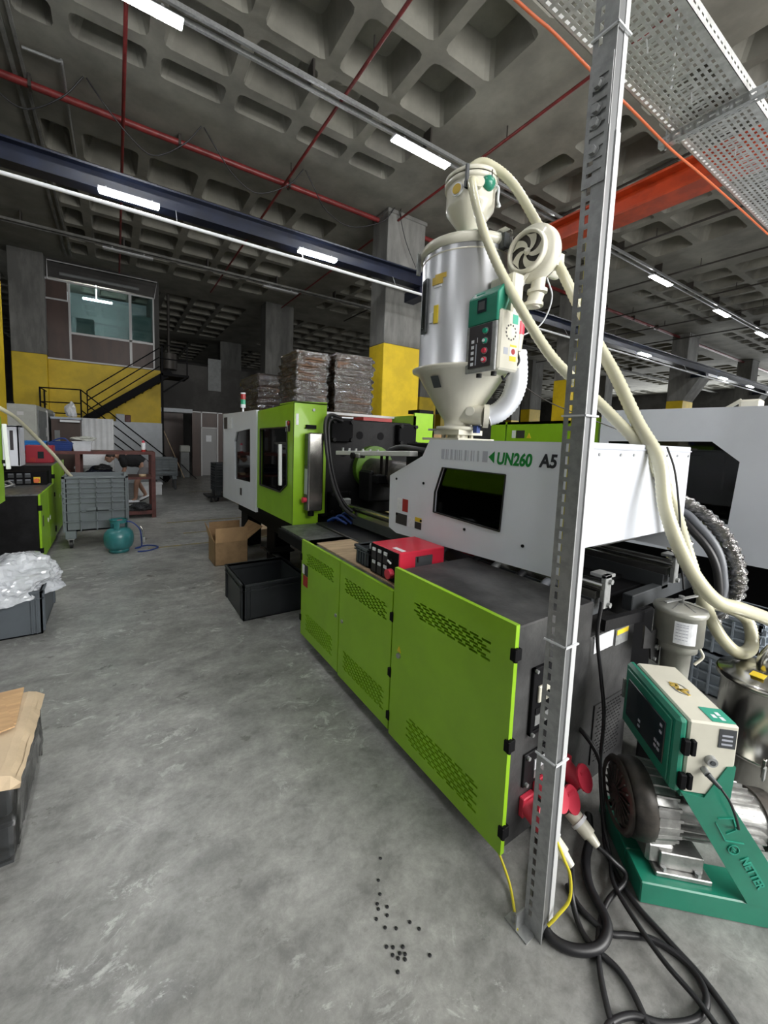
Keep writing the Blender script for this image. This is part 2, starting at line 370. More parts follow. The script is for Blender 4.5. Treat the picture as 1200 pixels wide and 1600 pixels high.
# outer walls
structure(MB().box(X0-.2, Y0, 0, X0, Y1, ZC+.6).build('wall_left', 'dwall'))
structure(MB().box(X0, Y0-.2, 0, X1, Y0, ZC+.6).build('wall_front', 'dwall'))
structure(MB().box(X0, Y1, 0, X1, Y1+.2, ZC+.6).build('wall_back', 'dwall'))
structure(MB().box(X1, Y0, 0, X1+.2, Y1, ZC+.6).build('wall_right', 'dwall'))
# columns
cw, cd = 1.12, .66
for x in (-2.62, 5.48, 13.3, 22.3, 31.0):
    for y in (8.1, 16.2, 24.4):
        if (x, y) == (-2.62, 16.2): xx0, xx1 = -2.62, -1.77
        elif y > 10 and x == 5.48: xx0, xx1 = 5.2, 6.38
        else: xx0, xx1 = x, x+cw
        zy = 3.95
        mb = MB(); n = 4 if y == 8.1 else 2
        mb.m = 1; mb.box(xx0, y, 0, xx1, y+cd, zy); mb.m = 0; mb.box(xx0, y, zy, xx1, y+cd, ZC)
        if y == 8.1 and x > 0:   # thin cap strip and corbel that carries the crane beam
            mb.box(xx0-.03, y-.03, ZC-.09, xx1+.03, y+cd, ZC)
        c = structure(mb.build('trim_1', ['colc', 'yel'], bevel=.015)); c.name = 'column'
        if y == 8.1 and x > -3:
            MB().box(xx0+.55, 7.52, 4.98, xx0+.83, 8.1, 5.19).build('beam_bracket', 'navy', c)
        if y == 8.1 and x > 20:
            MB().prism([(y-.55, 4.95), (y, 4.0), (y, 4.95)], 'x', xx0, xx1).build('corbel', 'colc', c)
# navy crane runway beam
t = thing('crane_runway_beam', (4, 7.6, 5.16), 'long navy blue steel beam crossing the hall below the coffered ceiling', 'beam')
mb = MB(); mb.box(X0, 7.48, 5.47, X1, 7.72, 5.5); mb.box(X0, 7.59, 5.22, X1, 7.61, 5.47); mb.box(X0, 7.48, 5.19, X1, 7.72, 5.22); mb.build('i_beam', 'navy', t)
MB().box(X0, 7.57, 5.5, X1, 7.63, 5.54).build('crane_rail', 'dpipe', t)
t = thing('conductor_pipe', (4, 7.3, 4.94), 'thin white conductor pipe running just below the navy beam', 'pipe')
MB().cyl((X0, 7.3, 4.93), (X1, 7.3, 4.9), .028, n=10).build('pipe', 'whitem', t)
mb = MB()
for k in range(-4, 20): MB().cyl((k*2.15+.9, 7.3, 4.93), (k*2.15+.9, 7.44, 5.18), .006, n=5).build('hanger', 'galv', t)
t = thing('crane_girder', (7.5, 0, 5.55), 'red orange steel crane girder behind the slotted upright and hopper hoses', 'beam')
mb = MB(); mb.box(7.3, -6.4, 5.56, 7.75, 7.9, 5.60); mb.box(7.48, -6.4, 5.6, 7.57, 7.9, 5.93); mb.box(7.3, -6.4, 5.92, 7.75, 7.9, 5.96); mb.build('girder', 'orange', t)
# pipes under the ceiling
t = thing('sprinkler_main', (0, 8.55, 6.86), 'thick dull red sprinkler main running left to right under the ceiling', 'pipe')
for a_, b_ in ((X0, -2.64), (-1.48, 5.46), (6.62, 13.28), (14.44, 22.28), (23.44, 30.98), (32.14, X1)): MB().cyl((a_, 8.5, 6.88), (b_, 8.5, 6.88), .055, n=12).build('pipe', 'redpipe', t)
for k in range(-3, 10):
    if abs(k*2.1+1.1-6.0) > .8: MB().box(k*2.1+1.08, 8.43, 6.82, k*2.1+1.12, 8.57, 7.0).build('clamp', 'dpipe', t)
px_ = [(.22, 'dark red sprinkler pipe above the leftmost ceiling lamp', 'redpipe'), (3.05, 'dull red sprinkler branch pipe crossing the lamp trunking left of centre', 'redpipe'), (5.75, 'dull red sprinkler branch pipe passing behind the slotted upright', 'redpipe'), (8.6, 'dark sprinkler branch pipe right of the orange red girder', 'dpipe'), (11.3, 'dark sprinkler branch pipe, second right of the girder', 'dpipe'), (14.0, 'dark sprinkler branch pipe, third right of the girder', 'dpipe'), (16.8, 'dark sprinkler branch pipe, fourth right of the girder', 'dpipe'), (19.5, 'dark sprinkler branch pipe, fifth right of the girder', 'dpipe'), (22.2, 'dark sprinkler branch pipe nearest the far right end', 'dpipe')]
for x, lb, mm in px_:
    t = thing('sprinkler_branch', (x, 8, 6.84), lb, 'pipe', 'sprinkler branch pipes'); xq = x
    MB().cyl((xq, Y0, 6.79), (xq, 15.9, 6.79), .026, n=8).build('pipe', mm, t)
    for k in range(6): MB().cyl((xq, -1+k*3., 6.79), (xq, -1+k*3., 7.0), .012, n=6).build('hanger', 'dpipe', t)
t = thing('conduit', (-1.1, 7, 6.9), 'pale grey double conduit running along the ceiling at the far left', 'conduit')
MB().box(-1.2, Y0, 6.945, -1.15, 15.9, 6.995).build('conduit', 'colc', t); MB().box(-1.07, Y0, 6.945, -1.03, 15.9, 6.995).build('conduit', 'colc', t)
t = tag(MB().tube([(-1.0, 7.88, 6.95), (-.6, 7.86, 6.95), (-.55, 7.9, 6.95), (-.55, 9, 6.95), (-.54, 10.2, 6.95)], .02, 8, 3).build('bent_conduit', 'galv'), 'thin pale bent conduit branching off beside the far left ceiling conduit', 'conduit')
for i, (x, nm) in enumerate(((-2.0, 'at the left edge'), (-.28, 'left of the dark red pipe'), (1.41, 'between the two red branch pipes'), (3.33, 'right of the red pipe crossing'))):
    z = 6.98; nx = (-.28, 1.41, 3.33, 5.6)[i]
    c = MB().tube([(x+.02, 8.0, z), (x+.25, 8.05, z-.25), (x+.6, 8.2, z-.5), ((x+nx)/2+.1, 8.25, z-.62), (nx-.3, 8.1, z-.35), (nx-.02, 8.0, z)], .011, 6, 5).build('hanging_cable', 'rubber')
    tag(c, 'sagging black cable looped between ceiling hooks, '+nm, 'cable', 'sagging cables below the ceiling')

# ------------------------------------------------------------------ ceiling lamps on trunking
for yt, nm in ((5.85, 'the near lamp row'), (13.6, 'the unlit third lamp row')):
    t = thing('lamp_trunking', (4, yt, 6.7), 'grey steel trunking carrying '+nm, 'trunking')
    MB().box(X0, yt-.09, 6.70, X1, yt-.05, 6.76).build('channel', 'galv' if yt < 6 else 'colc', t); MB().box(X0, yt+.06, 6.70, X1, yt+.10, 6.76).build('channel', 'galv' if yt < 6 else 'colc', t)
    for k in range(-4, 14): MB().box(k*2.2+.3, yt-.1, 6.76, k*2.2+.33, yt+.1, 7.0).build('bracket', 'dpipe', t)
def lamp(x, y, lit, label, L=1.22, first=[None, None]):
    k = 0 if lit else 1
    if first[k] is None:
        t = thing('ceiling_lamp', (x, y, 6.6), label, 'lamp', 'lit ceiling lamps' if lit else 'unlit ceiling lamps')
        MB().prism([(y-.055, 6.64), (y+.055, 6.64), (y+.09, 6.61), (y+.09, 6.6), (y-.09, 6.6), (y-.09, 6.61)], 'x', x-L/2, x+L/2).build('housing', 'whitem', t)
        MB().box(x-L/2+.01, y-.07, 6.575, x+L/2-.01, y+.07, 6.6).build('diffuser', 'lamp' if lit else 'lampoff', t, bevel=.01)
        MB().box(x-.4, y-.02, 6.64, x-.37, y+.02, 6.7).build('clip', 'galv', t); MB().box(x+.37, y-.02, 6.64, x+.4, y+.02, 6.7).build('clip', 'galv', t)
        first[k] = t; return t
    return copy_tree(first[k], (x, y, 6.6), label)
rows = [(.2, 5.85, 'lit tube lamp at the top left of the ceiling, nearest and largest'), (4.6, 5.85, 'lit tube lamp just left of the hopper top'), (9.05, 5.85, 'lit tube lamp mostly hidden behind the slotted upright'), (13.75, 5.85, 'lit tube lamp right of the upright, highest of those at right'), (18.6, 5.85, 'lit tube lamp at the right, second down from the highest'), (23.1, 5.85, 'small lit tube lamp at the far right edge of the ceiling'),
 (-4.2, 1.1, 'unseen lit tube lamp added above and left of the viewer'), (.2, 1.1, 'unseen lit tube lamp added above the viewer'), (4.6, 1.1, 'unseen lit tube lamp added above the near machine end'), (9.05, 1.1, 'unseen lit tube lamp added above the second machine'), (-4.2, 5.85, 'lit tube lamp above the left machine')]  # overhead row out of view, added for the light it gives
for x, y, lb in rows: lamp(x, y, True, lb)
BLK = None
for x, lb in ((.26, 'short lit lamp under the navy beam at the left'), (3.37, 'short lit lamp under the navy beam, left of the big column'), (16.6, 'short lit lamp under the far navy beam, nearest one right of the upright'), (24.4, 'short lit lamp under the navy beam near its far end, second from the right'), (28.2, 'short lit lamp under the navy beam, farthest at the right')):
    if BLK is None:
        BLK = thing('ceiling_lamp', (x, 7.36, 5.09), lb, 'lamp', 'lit lamps under the navy beam')
        MB().box(x-.4, 7.31, 5.11, x+.4, 7.41, 5.15).build('housing', 'whitem', BLK); MB().box(x-.39, 7.30, 5.085, x+.39, 7.42, 5.11).build('diffuser', 'lamp', BLK, bevel=.008)
        for q in (-.3, .3): MB().box(x+q-.01, 7.36, 5.15, x+q+.01, 7.5, 5.19).build('bracket', 'galv', BLK)
    else: copy_tree(BLK, (x, 7.36, 5.09), lb)
for x, y, lb in ((.42, 13.6, 'unlit tube lamp in front of the upstairs office'), (4.87, 13.6, 'unlit tube lamp in front of the far column top'), (9.3, 13.6, 'unlit tube lamp behind the big column')): lamp(x, y, False, lb)


# ------------------------------------------------------------------ office block, partition and far background
OF = structure(MB().box(-1.77, 16.5, 1.98, 1.43, 16.7, 3.87).build('wall_office', 'yel'))
mb = MB(); mb.m = 0; mb.box(-1.77, 16.5, 0, 1.43, 16.7, 1.98); structure(mb.build('wall_lower', 'gwall'))
structure(MB().box(1.23, 16.7, 0, 1.43, 22, ZC).build('wall_side', 'dwall'))
structure(MB().box(-1.77, 16.9, 3.87, 1.25, 20, 3.9).build('floor_office', 'dwall'))
structure(MB().box(-1.77, 20, 3.87, 1.25, 20.1, ZC).build('wall_rear_office', 'gwall'))
# office front (y 16.4)
OFF = structure(MB().box(-1.77, 16.5, 6.72, 1.3, 16.6, ZC).build('wall_upper', 'dwall'))
def pan(name, x0, x1, z0, z1, m, y=16.42, t=.04, parent=OFF): return MB().box(x0, y, z0, x1, y+t, z1).build(name, m, parent, bevel=.004)
pan('panel', -1.76, -1.22, 5.75, 6.3, 'brown'); pan('panel', -1.76, -1.2, 3.9, 5.72, 'brown')
pan('panel', -1.14, .48, 3.9, 4.72, 'brown'); pan('panel', .56, 1.22, 3.9, 4.76, 'brown'); pan('panel', -1.76, 1.3, 6.4, 6.72, 'dwall')
pan('panel', .6, 1.18, 4.85, 5.7, 'gwall', y=16.6, t=.02); pan('cabinet', -1.05, -.55, 4.8, 5.45, 'gwall', y=17.2, t=.4)
w = structure(MB().box(-1.14, 16.43, 4.78, .48, 16.44, 6.3).build('window_1', 'pane')); w2 = structure(MB().box(.56, 16.43, 4.82, 1.22, 16.44, 6.3).build('window_2', 'pane'))
fr = MB()
for a in ((-1.77, 6.3, 1.25, 6.35), (-1.2, 3.88, -1.14, 6.3), (.48, 3.88, .56, 6.3), (1.2, 3.88, 1.25, 6.3), (-1.14, 4.72, 1.22, 4.79), (-1.77, 5.71, -1.2, 5.76), (-1.77, 3.86, 1.25, 3.91)): pan('frame', a[0], a[2], a[1], a[3], 'alw', y=16.4, t=.07)
MB().tube([(-1.7, 16.35, 6.3), (-1.7, 16.35, 6.88), (1.35, 16.35, 6.88), (1.25, 16.35, 6.3)], .018, 6, 1).build('conduit', 'alw', OFF)
MB().cyl((-1.4, 16.45, 6.55), (.8, 16.45, 6.55), .06, n=12).build('duct', 'chilld', OFF)
mb = MB(); mb.box(-.9, 18.3, 6.4, .0, 18.4, 6.45); mb.box(-.5, 18.34, 6.45, -.48, 18.36, 7.0); tag(mb.build('office_lamp', 'lamp'), 'small lit lamp seen through the upstairs office window', 'lamp')
# partition with door and dark opening
PT = structure(MB().box(2.5, 16.6, 0, 2.82, 16.75, 2.5).build('wall_partition', 'brown'))
MB().box(2.84, 16.62, 1.9, 3.42, 16.66, 2.46).build('panel', 'brown', PT); MB().box(3.45, 16.62, 0, 5.2, 16.7, 2.5).build('panel', 'brown', PT); MB().box(6.3, 16.62, 0, 14, 16.7, 2.5).build('panel', 'brown', PT)
for x in (2.81, 3.41): MB().box(x, 16.56, 0, x+.04, 16.64, 2.5).build('frame', 'alw', PT)
MB().box(2.81, 16.56, 1.87, 3.45, 16.62, 1.91).build('frame', 'alw', PT); MB().box(2.5, 16.56, 2.46, 3.6, 16.62, 2.5).build('frame', 'alw', PT)
D = structure(MB().box(2.85, 16.6, .02, 3.41, 16.64, 1.87).build('door_1', 'door')); MB().cyl((3.35, 16.6, .95), (3.35, 16.54, .95), .02, n=8).build('door_handle', 'galv', D); MB().box(3.0, 16.59, 1.35, 3.2, 16.6, 1.6).build('notice', 'paper', D)
structure(MB().box(1.43, 16.5, 2.42, 2.5, 16.7, 2.56).build('trim_1', 'gwall'))
structure(MB().box(1.43, 19, 0, 2.5, 19.1, 2.6).build('wall_recess', 'brown'))
structure(MB().box(1.43, 18.95, 2.5, 14, 19.2, 4.6).build('wall_high', 'dwall'))
for x0, x1, z0, z1, nm in ((3.51, 4.05, 3.57, 4.96, 'pale panel high on the dark rear wall beside the column'),):
    tag(MB().box(x0, 18.9, z0, x1, 18.95, z1).build('wall_panel', 'chilld'), nm, 'panel')
for i, (x0, x1, z0, z1) in enumerate(((4.0, 5.5, 4.4, 6.2), (8, 12, 2.5, 5), (16, 19, 2.2, 5.2), (22, 25, 3, 5))):
    o = structure(MB().box(x0, Y1-.06, z0, x1, Y1-.02, z1).build('window_%d' % (i+3), 'gwall'))
structure(MB().box(40.5, 11.5, 2.55, 40.6, 13.2, 3.2).build('window_8', 'sky'))
mb = MB(); tag(fixn(MB().cyl((1.85, 17.9, 4.15), (1.85, 17.9, 4.75), .3, n=24).cyl((1.85, 17.9, 4.75), (1.85, 17.9, 7.0), .05, n=10).build('air_duct', 'dpipe')), 'short dark round duct hanging beyond the stair top', 'duct')
t = thing('upright_cabinet', (2.15, 16.2, 0), 'narrow grey upright cabinet in the dark opening beside the door', 'cabinet')
MB().box(2.02, 16.1, 0, 2.32, 16.4, .95).build('body', 'chilld', t, bevel=.02); MB().box(2.0, 16.05, .95, 2.34, 16.3, 1.2).build('head', 'chill', t, bevel=.03); MB().tube([(2.05, 16.1, .5), (2.2, 15.7, .3), (2.45, 15.4, .02)], .015, 6).build('hose', 'rubber', t)
tag(MB().cyl((1.42, 15.9, 1.8), (2.05, 15.4, .05), .014, n=6).build('leaning_pole', 'wood'), 'thin pale pole leaning across the dark opening', 'pole')

# stairs to the office
t = thing('staircase', (0, 15, 0), 'dark steel staircase with landing and railings up to the office', 'staircase')
def rail(pts, r=.018, nm='handrail'): MB().tube(pts, r, 6, 1).build(nm, 'blackm', t)
MB().box(-1.85, 14.7, 1.9, -.75, 16.1, 1.97).build('landing', 'blackm', t)
rail([(-1.8, 14.75, 2.8), (-.85, 14.75, 2.82)]); rail([(-1.8, 14.75, 2.4), (-.85, 14.75, 2.42)]); rail([(-1.8, 14.75, 2.1), (-.85, 14.75, 2.1)])
rail([(-1.8, 14.75, 2.8), (-1.8, 16.0, 2.8)]); rail([(-1.8, 14.75, 2.4), (-1.8, 16.0, 2.4)])
for p in ((-1.8, 14.75), (-.85, 14.75), (-1.8, 15.6)): MB().box(p[0]-.02, p[1]-.02, 1.95, p[0]+.02, p[1]+.02, 2.82).build('baluster', 'blackm', t)
for o in (0, .3, .6, .85): rail([(-.85, 14.66, 2.82-o), (1.4, 14.66, .85-o if o < .6 else .25 if o < .8 else .0)])
MB().box(-.16, 14.68, 0, 1.3, 14.71, 1.93).build('side_board', 'gwall', t)
MB().box(1.2, 14.73, .1, 1.24, 14.77, 1.0).build('baluster', 'blackm', t)
for y in (14.72, 15.28):
    MB().bar((-.8, y, 1.88), (1.5, y, -.0+.08), .03, .2).build('stringer', 'blackm', t)
for k in range(9): MB().box(-.8+k*.25, 14.75, 1.72-k*.205, -.52+k*.25, 15.27, 1.75-k*.205).build('tread', 'blackm', t)
for y in (15.35, 15.95): MB().bar((-.8, y, 1.95), (1.65, y, 3.72), .04, .22).build('stringer', 'blackm', t)
for k in range(9): MB().box(-.7+k*.25, 15.37, 2.05+k*.18, -.42+k*.25, 15.93, 2.08+k*.18).build('tread', 'blackm', t)
for o in (0, .3, .6): rail([(-.72, 15.3, 2.85-o), (1.3, 15.3, 4.45-o)])
for o in (0, .35): rail([(-.72, 15.3, 2.85-o), (-.72, 15.3, 1.95)])
MB().box(1.35, 15.2, 3.55, 2.2, 16.4, 3.63).build('landing', 'blackm', t); rail([(1.3, 15.2, 4.55), (2.15, 15.2, 4.55)]); rail([(1.3, 15.2, 4.1), (2.15, 15.2, 4.1)]); MB().box(2.12, 15.18, 3.6, 2.16, 15.22, 4.55).build('baluster', 'blackm', t)
for xx in (1.34,): MB().box(xx, 15.2, 0, xx+.06, 15.26, 4.5).build('post', 'blackm', t)
MB().bar((1.4, 15.23, 3.0), (2.1, 15.23, 3.55), .04, .05).build('brace', 'blackm', t)

# ================================================================== moulding machine in the foreground
M['gshade'] = mat('shaded_green_machine_paint', (.07, .16, .008), .5, var=.3)  # lime green darkened to paint in the shade at the platen
T = thing('injection_moulding_machine', (2.17, 3.4, 0), 'near lime green and white injection moulding machine lettered UN260 A5', 'machine')
# --- electrical cabinets (front face x=1.19)
MB().box(1.214, 1.585, .09, 1.72, 2.78, .80).build('cabinet_body', 'black', T, bevel=.004)
MB().box(1.214, .862, .075, 1.715, 1.58, .95).build('cabinet_body', 'blackdust', T, bevel=.005)
MB().box(1.205, 1.585, .80, 2.0, 2.78, .818).build('counter_top', 'tread', T)
MB().box(1.26, 1.6, .818, 1.62, 2.66, .826).build('wooden_board', 'wood', T)
def slot_rows(z0, z1, y0, y1, nr, L=.044, gap=.018, h=.0095):
    rows = []; dz = (z1-z0)/nr
    for r in range(nr):
        z = z0+dz*(r+.5); off = (r % 3)*(L+gap)/3; hs = []; y = y0+off
        while y+L <= y1: hs.append((y, y+L)); y += L+gap
        rows.append((z-h/2, z+h/2, hs))
    return rows
def door(y0, y1, z0, z1, groups, lock_y, hinge_y, hz, parent=T, m='green', x=1.19):
    rows = []
    for g in groups: rows += slot_rows(*g)
    d = MB().perf('x', x, .02, y0, y1, z0, z1, rows).build('cabinet_door', m, parent)
    # folded rim strips that catch the light
    for z in hz: 
        h = MB(); h.box(x-.008, hinge_y-.012, z-.022, x+.03, hinge_y+.012, z+.022); h.cyl((x+.004, hinge_y-.004, z-.026), (x+.004, hinge_y-.004, z+.026), .009, n=8); h.build('hinge', 'blackm', d, bevel=.002)
    if lock_y: MB().cyl((x, lock_y, (z0+z1)/2), (x-.006, lock_y, (z0+z1)/2), .012, n=14).build('lock', 'galv', d)
    return d
d1 = door(2.165, 2.775, .09, .835, [(.665, .755, 2.245, 2.69, 8, .036, .014), (.16, .29, 2.245, 2.69, 11, .036, .014)], 2.20, 2.775, (.70, .22))
d2 = door(1.592, 2.157, .08, .835, [(.66, .75, 1.64, 2.1, 8, .036, .014), (.155, .275, 1.64, 2.1, 11, .036, .014)], 2.115, 1.592, (.70, .40, .16))
d3 = door(.855, 1.583, .065, .965, [(.775, .855, .96, 1.44, 7, .046, .016), (.125, .255, .98, 1.45, 11, .046, .016)], None, .857, (.855, .505, .16))
MB().prism([(1.505, .545), (1.535, .545), (1.52, .575)], 'x', 1.187, 1.19).build('warning_label', 'warn', d3); MB().cyl((1.19, 1.52, .525), (1.18, 1.52, .525), .013, n=12).build('lock', 'galv', d3)
MB().box(1.187, 2.655, .575, 1.19, 2.735, .655).build('warning_sticker', 'stkdk', d1); MB().box(1.187, 2.655, .49, 1.19, 2.735, .57).build('warning_sticker', 'stkred', d1); MB().box(1.186, 2.71, .58, 1.189, 2.75, .65).build('sticker', 'paper', d1)
# end face details: isolator window, label window, sockets
mb = MB(); mb.box(1.308, .848, .50, 1.50, .862, .515); mb.box(1.308, .848, .755, 1.50, .862, .77); mb.box(1.308, .848, .5, 1.325, .862, .77); mb.box(1.485, .848, .5, 1.5, .862, .77); IF = mb.build('isolator_frame', 'blackm', T, bevel=.002)
MB().box(1.325, .855, .515, 1.485, .861, .755).build('isolator_back', 'blackm', IF); MB().box(1.345, .845, .625, 1.445, .856, .69).build('isolator_plate', 'cream', IF, bevel=.003); MB().bar((1.395, .845, .66), (1.43, .80, .635), .014, .014).build('switch_lever', 'blackm', IF); MB().box(1.34, .852, .53, 1.45, .858, .57).build('rating_plate', 'galv', IF)
MB().box(1.34, .852, .575, 1.46, .857, .6).build('plate', 'black', IF)
for x, z in ((1.318, .762), (1.318, .508)): MB().cyl((x, .848, z), (x, .838, z), .007, n=8).build('screw', 'galv', IF)
WF = MB().box(1.295, .852, .29, 1.5, .862, .425).build('cover_plate', 'black', T, bevel=.002)
MB().box(1.355, .848, .345, 1.475, .853, .385).build('breaker_row', 'paper', WF); MB().box(1.355, .848, .31, 1.475, .853, .342).build('breaker_row', 'galv', WF)
for x, z in ((1.312, .412), (1.31, .303)): MB().cyl((x, .852, z), (x, .842, z), .008, n=8).build('screw', 'galv', WF)
def socket(x, z, lid=True):
    s = MB(); s.box(x-.035, .84, z-.04, x+.035, .862, z+.04); s.cyl((x, .85, z), (x, .775, z-.03), .036, .034, n=18); so = s.build('power_socket', 'redp', T, bevel=.003)
    if lid:
        l = MB(); a = Matrix.Translation((x, .775, z+.02)) @ Matrix.Rotation(-.5, 4, 'X'); vs = []
        n = 16; pts = [(math.cos(k*2*PI/n)*.041, math.sin(k*2*PI/n)*.05-.01) for k in range(n)]
        l.add([a @ Vector((px+.0, w_, pz)) for w_ in (0, -.008) for px, pz in pts], [tuple(range(n))[::-1], tuple(range(n, 2*n))]+[(k, (k+1) % n, n+(k+1) % n, n+k) for k in range(n)])
        l.bar((x-.02, .78, z+.035), (x+.02, .78, z+.035), .02, .012); fixn(l.build('socket_lid', 'redp', so))
    return so
socket(1.325, .215); socket(1.405, .26); socket(1.49, .21); socket(1.57, .265)
def plug(x, z, label):
    p = thing('power_plug', (x, .76, z), label, 'plug', 'cream plugs in the red sockets')
    MB().cyl((x, .775, z-.03), (x+.01, .70, z-.075), .031, .027, n=18).build('plug_body', 'cream', p); MB().cyl((x+.01, .70, z-.075), (x+.014, .67, z-.095), .02, .014, n=14).build('cable_gland', 'cream', p); MB().cyl((x+.004, .745, z-.048), (x+.006, .735, z-.054), .035, n=18).build('collar', 'whitem', p); return p
plug(1.325, .215, 'cream plug in the leftmost red socket, left of the slotted upright'); plug(1.50, .195, 'cream plug hanging from the red sockets right of the slotted upright')
# --- bed and base
mb = MB(); mb.box(1.74, .98, .13, 2.62, 3.2, .70); mb.box(1.55, 3.0, .50, 2.8, 6.05, .74); BF = mb.build('machine_bed', 'blackm', T, bevel=.01)
for y0, y1 in ((3.05, 3.45), (4.5, 4.8), (5.65, 6.0)):
    for x0, x1 in ((1.58, 1.78), (2.55, 2.75)): MB().box(x0, y0, .04, x1, y1, .52).build('leg', 'blackm', T, bevel=.01)
for y in (1.2, 3.25, 4.65, 5.85):
    for x in (1.68, 2.62): MB().lathe([(.0, 0), (.075, 0), (.075, .03), (.05, .05), (.02, .05), (.02, .14), (0, .14)], (x, y, 0), n=16).build('leveling_foot', 'rubber', T)
MB().box(1.45, 4.3, .28, 1.75, 4.5, .30).build('pipe_shelf', 'black', T)
for z in (.25,): MB().tube([(1.5, 4.75, z), (1.52, 4.4, z+.02), (1.62, 4.1, z-.05)], .02, 8).build('lube_hose', 'rubber', T)
MB().box(1.23, 2.62, .80, 2.0, 3.34, .818).build('tread_plate', 'tread', T); MB().box(1.21, 2.79, .72, 1.56, 3.36, .80).build('apron', 'blackm', T)
MB().box(1.95, 1.0, .70, 2.55, 3.3, .86).build('slide_base', 'blackm', T); MB().prism([(1.99, .82), (2.6, .82), (2.6, .90), (2.1, .95), (2.0, .88)], 'x', 1.62, 2.0).build('floor_cover', 'dark', T) if False else None
MB().box(1.55, 2.0, .80, 2.4, 3.3, .835).build('black_mat', 'rubber', T, bevel=.005)
# --- injection unit covers
PL = plate('side_cover', 'white', T, 'x', 1.65, .022, [(.925, 1.05), (.955, 1.022), (2.16, .965), (2.30, .99), (2.31, 1.365), (1.96, 1.515), (1.895, 1.622), (.925, 1.622)][0:0] or [(.925, 1.045), (.95, 1.02), (2.20, .965), (2.29, .99), (2.30, 1.36), (1.955, 1.515), (1.89, 1.622), (.925, 1.622)], [[(1.322, 1.162), (1.308, 1.454), (1.765, 1.456), (1.822, 1.30), (1.825, 1.178)]])
PN = MB().prism([(1.315, 1.157), (1.301, 1.459), (1.768, 1.461), (1.829, 1.302), (1.832, 1.173)], 'x', 1.664, 1.668).build('window_pane', 'smoke', T)
fr = MB(); fp = [(1.322, 1.162), (1.308, 1.454), (1.765, 1.456), (1.822, 1.30), (1.825, 1.178)]
for i in range(5): a = fp[i]; b = fp[(i+1) % 5]; fr.bar((1.65, a[0], a[1]), (1.65, b[0], b[1]), .006, .012, up=(1, 0, 0))
fr.build('window_gasket', 'rubber', T)
MB().box(1.66, .93, 1.60, 2.69, 1.89, 1.622).build('top_cover', 'white', T, bevel=.003)
EP = MB().box(1.672, .915, 1.17, 2.69, .935, 1.625).build('end_cover', 'white', T, bevel=.004)
for x in (1.75, 1.93, 2.05, 2.4, 2.52, 2.66): MB().cyl((x, .915, 1.575), (x, .91, 1.575), .007, n=8).build('screw', 'galv', EP)
MB().box(1.672, .91, 1.597, 2.69, .915, 1.603).build('seam', 'stripe', EP)
MB().box(2.668, .93, 1.05, 2.69, 1.9, 1.61).build('side_cover', 'white', T)
for y, z in ((2.218, 1.344), (1.931, 1.344), (1.563, 1.123), (1.183, 1.121), (1.94, 1.10), (2.2, 1.10)): MB().cyl((1.65, y, z), (1.645, y, z), .008, n=12).build('cover_screw', 'blackm', T)
lt = MB().prism([(1.424, 1.537), (1.386, 1.568), (1.386, 1.506)], 'x', 1.6485, 1.65).build('arrow_mark', 'lgr', T)
text('UN260', 'lettering', 'lgr', T, (1.649, 1.372, 1.505), (0, -1, 0), (0, 0, 1), .083, .82, .12); text('A5', 'lettering', 'lbk', T, (1.649, 1.125, 1.508), (0, -1, 0), (0, 0, 1), .083, .86, .12)
for y, w in ((1.78, .004), (1.772, .004), (1.764, .007), (1.745, .01), (1.728, .005), (1.705, .011), (1.69, .004), (1.672, .013), (1.652, .004), (1.638, .009), (1.62, .005), (1.594, .015), (1.57, .004), (1.548, .010), (1.528, .005), (1.502, .013), (1.465, .034)): MB().box(1.6488, y-w, 1.508, 1.65, y, 1.566).build('stripe_mark', 'stripe', T)
for y0, y1, z0, z1, m in ((2.145, 2.2, 1.13, 1.215, 'paper'), (2.08, 2.14, 1.13, 1.215, 'stkred'), (2.085, 2.21, 1.035, 1.11, 'stkdk'), (2.01, 2.07, 1.04, 1.10, 'paper'), (1.935, 2.0, 1.04, 1.085, 'stkdk'), (1.935, 2.0, 1.088, 1.115, 'warn')): MB().box(1.6485, y0, z0, 1.65, y1, z1).build('safety_sticker', m, T)
# --- inner machinery below / behind covers
for x in (1.80, 2.50):
    r = MB(); r.cyl((x, .87, 1.0), (x, 3.2, 1.0), .022, n=14); r.box(x-.03, .89, .94, x+.03, 3.2, .975); r.build('guide_rail', 'steel', T)
    MB().box(x-.035, .9, .86, x+.035, 3.0, .94).build('rail_beam', 'dark', T)
    b = MB(); b.box(x-.01, .86, .90, x+.04, .88, 1.05); b.box(x-.01, .86, 1.035, x+.07, .93, 1.05); b.build('rail_bracket', 'galv', T, bevel=.002)
    for z in (.915, 1.02): MB().cyl((x+.025, .86, z), (x+.025, .848, z), .012, n=6, smooth=False).build('bolt', 'galv', T)
for y in (1.1, 1.5, 2.0): MB().box(1.78, y, .70, 2.55, y+.06, .88).build('cross_member', 'black', T)
MB().box(2.15, .9, .80, 2.9, .95, .88).build('end_beam', 'dark', T, bevel=.004)
MB().cyl((2.17, 1.0, 1.3), (2.17, 3.35, 1.3), .13, n=24).build('barrel', 'motor', T); MB().box(1.95, 1.0, 1.12, 2.4, 1.25, 1.5).build('motor_block', 'alu', T, bevel=.01); MB().box(1.9, 1.9, 1.05, 2.45, 2.45, 1.6).build('carriage', 'blackm', T, bevel=.01)
for i, y in enumerate((1.06, 1.2, 1.36, 1.5, 1.75)):
    MB().tube([(1.76, y, .74), (1.70, y+.02, .84), (1.72, y+.05, .93), (1.85, y+.06, .96)], .02, 8).build('oil_hose', ('rubberg', 'rubber', 'galv', 'rubber', 'rubberg')[i], T)
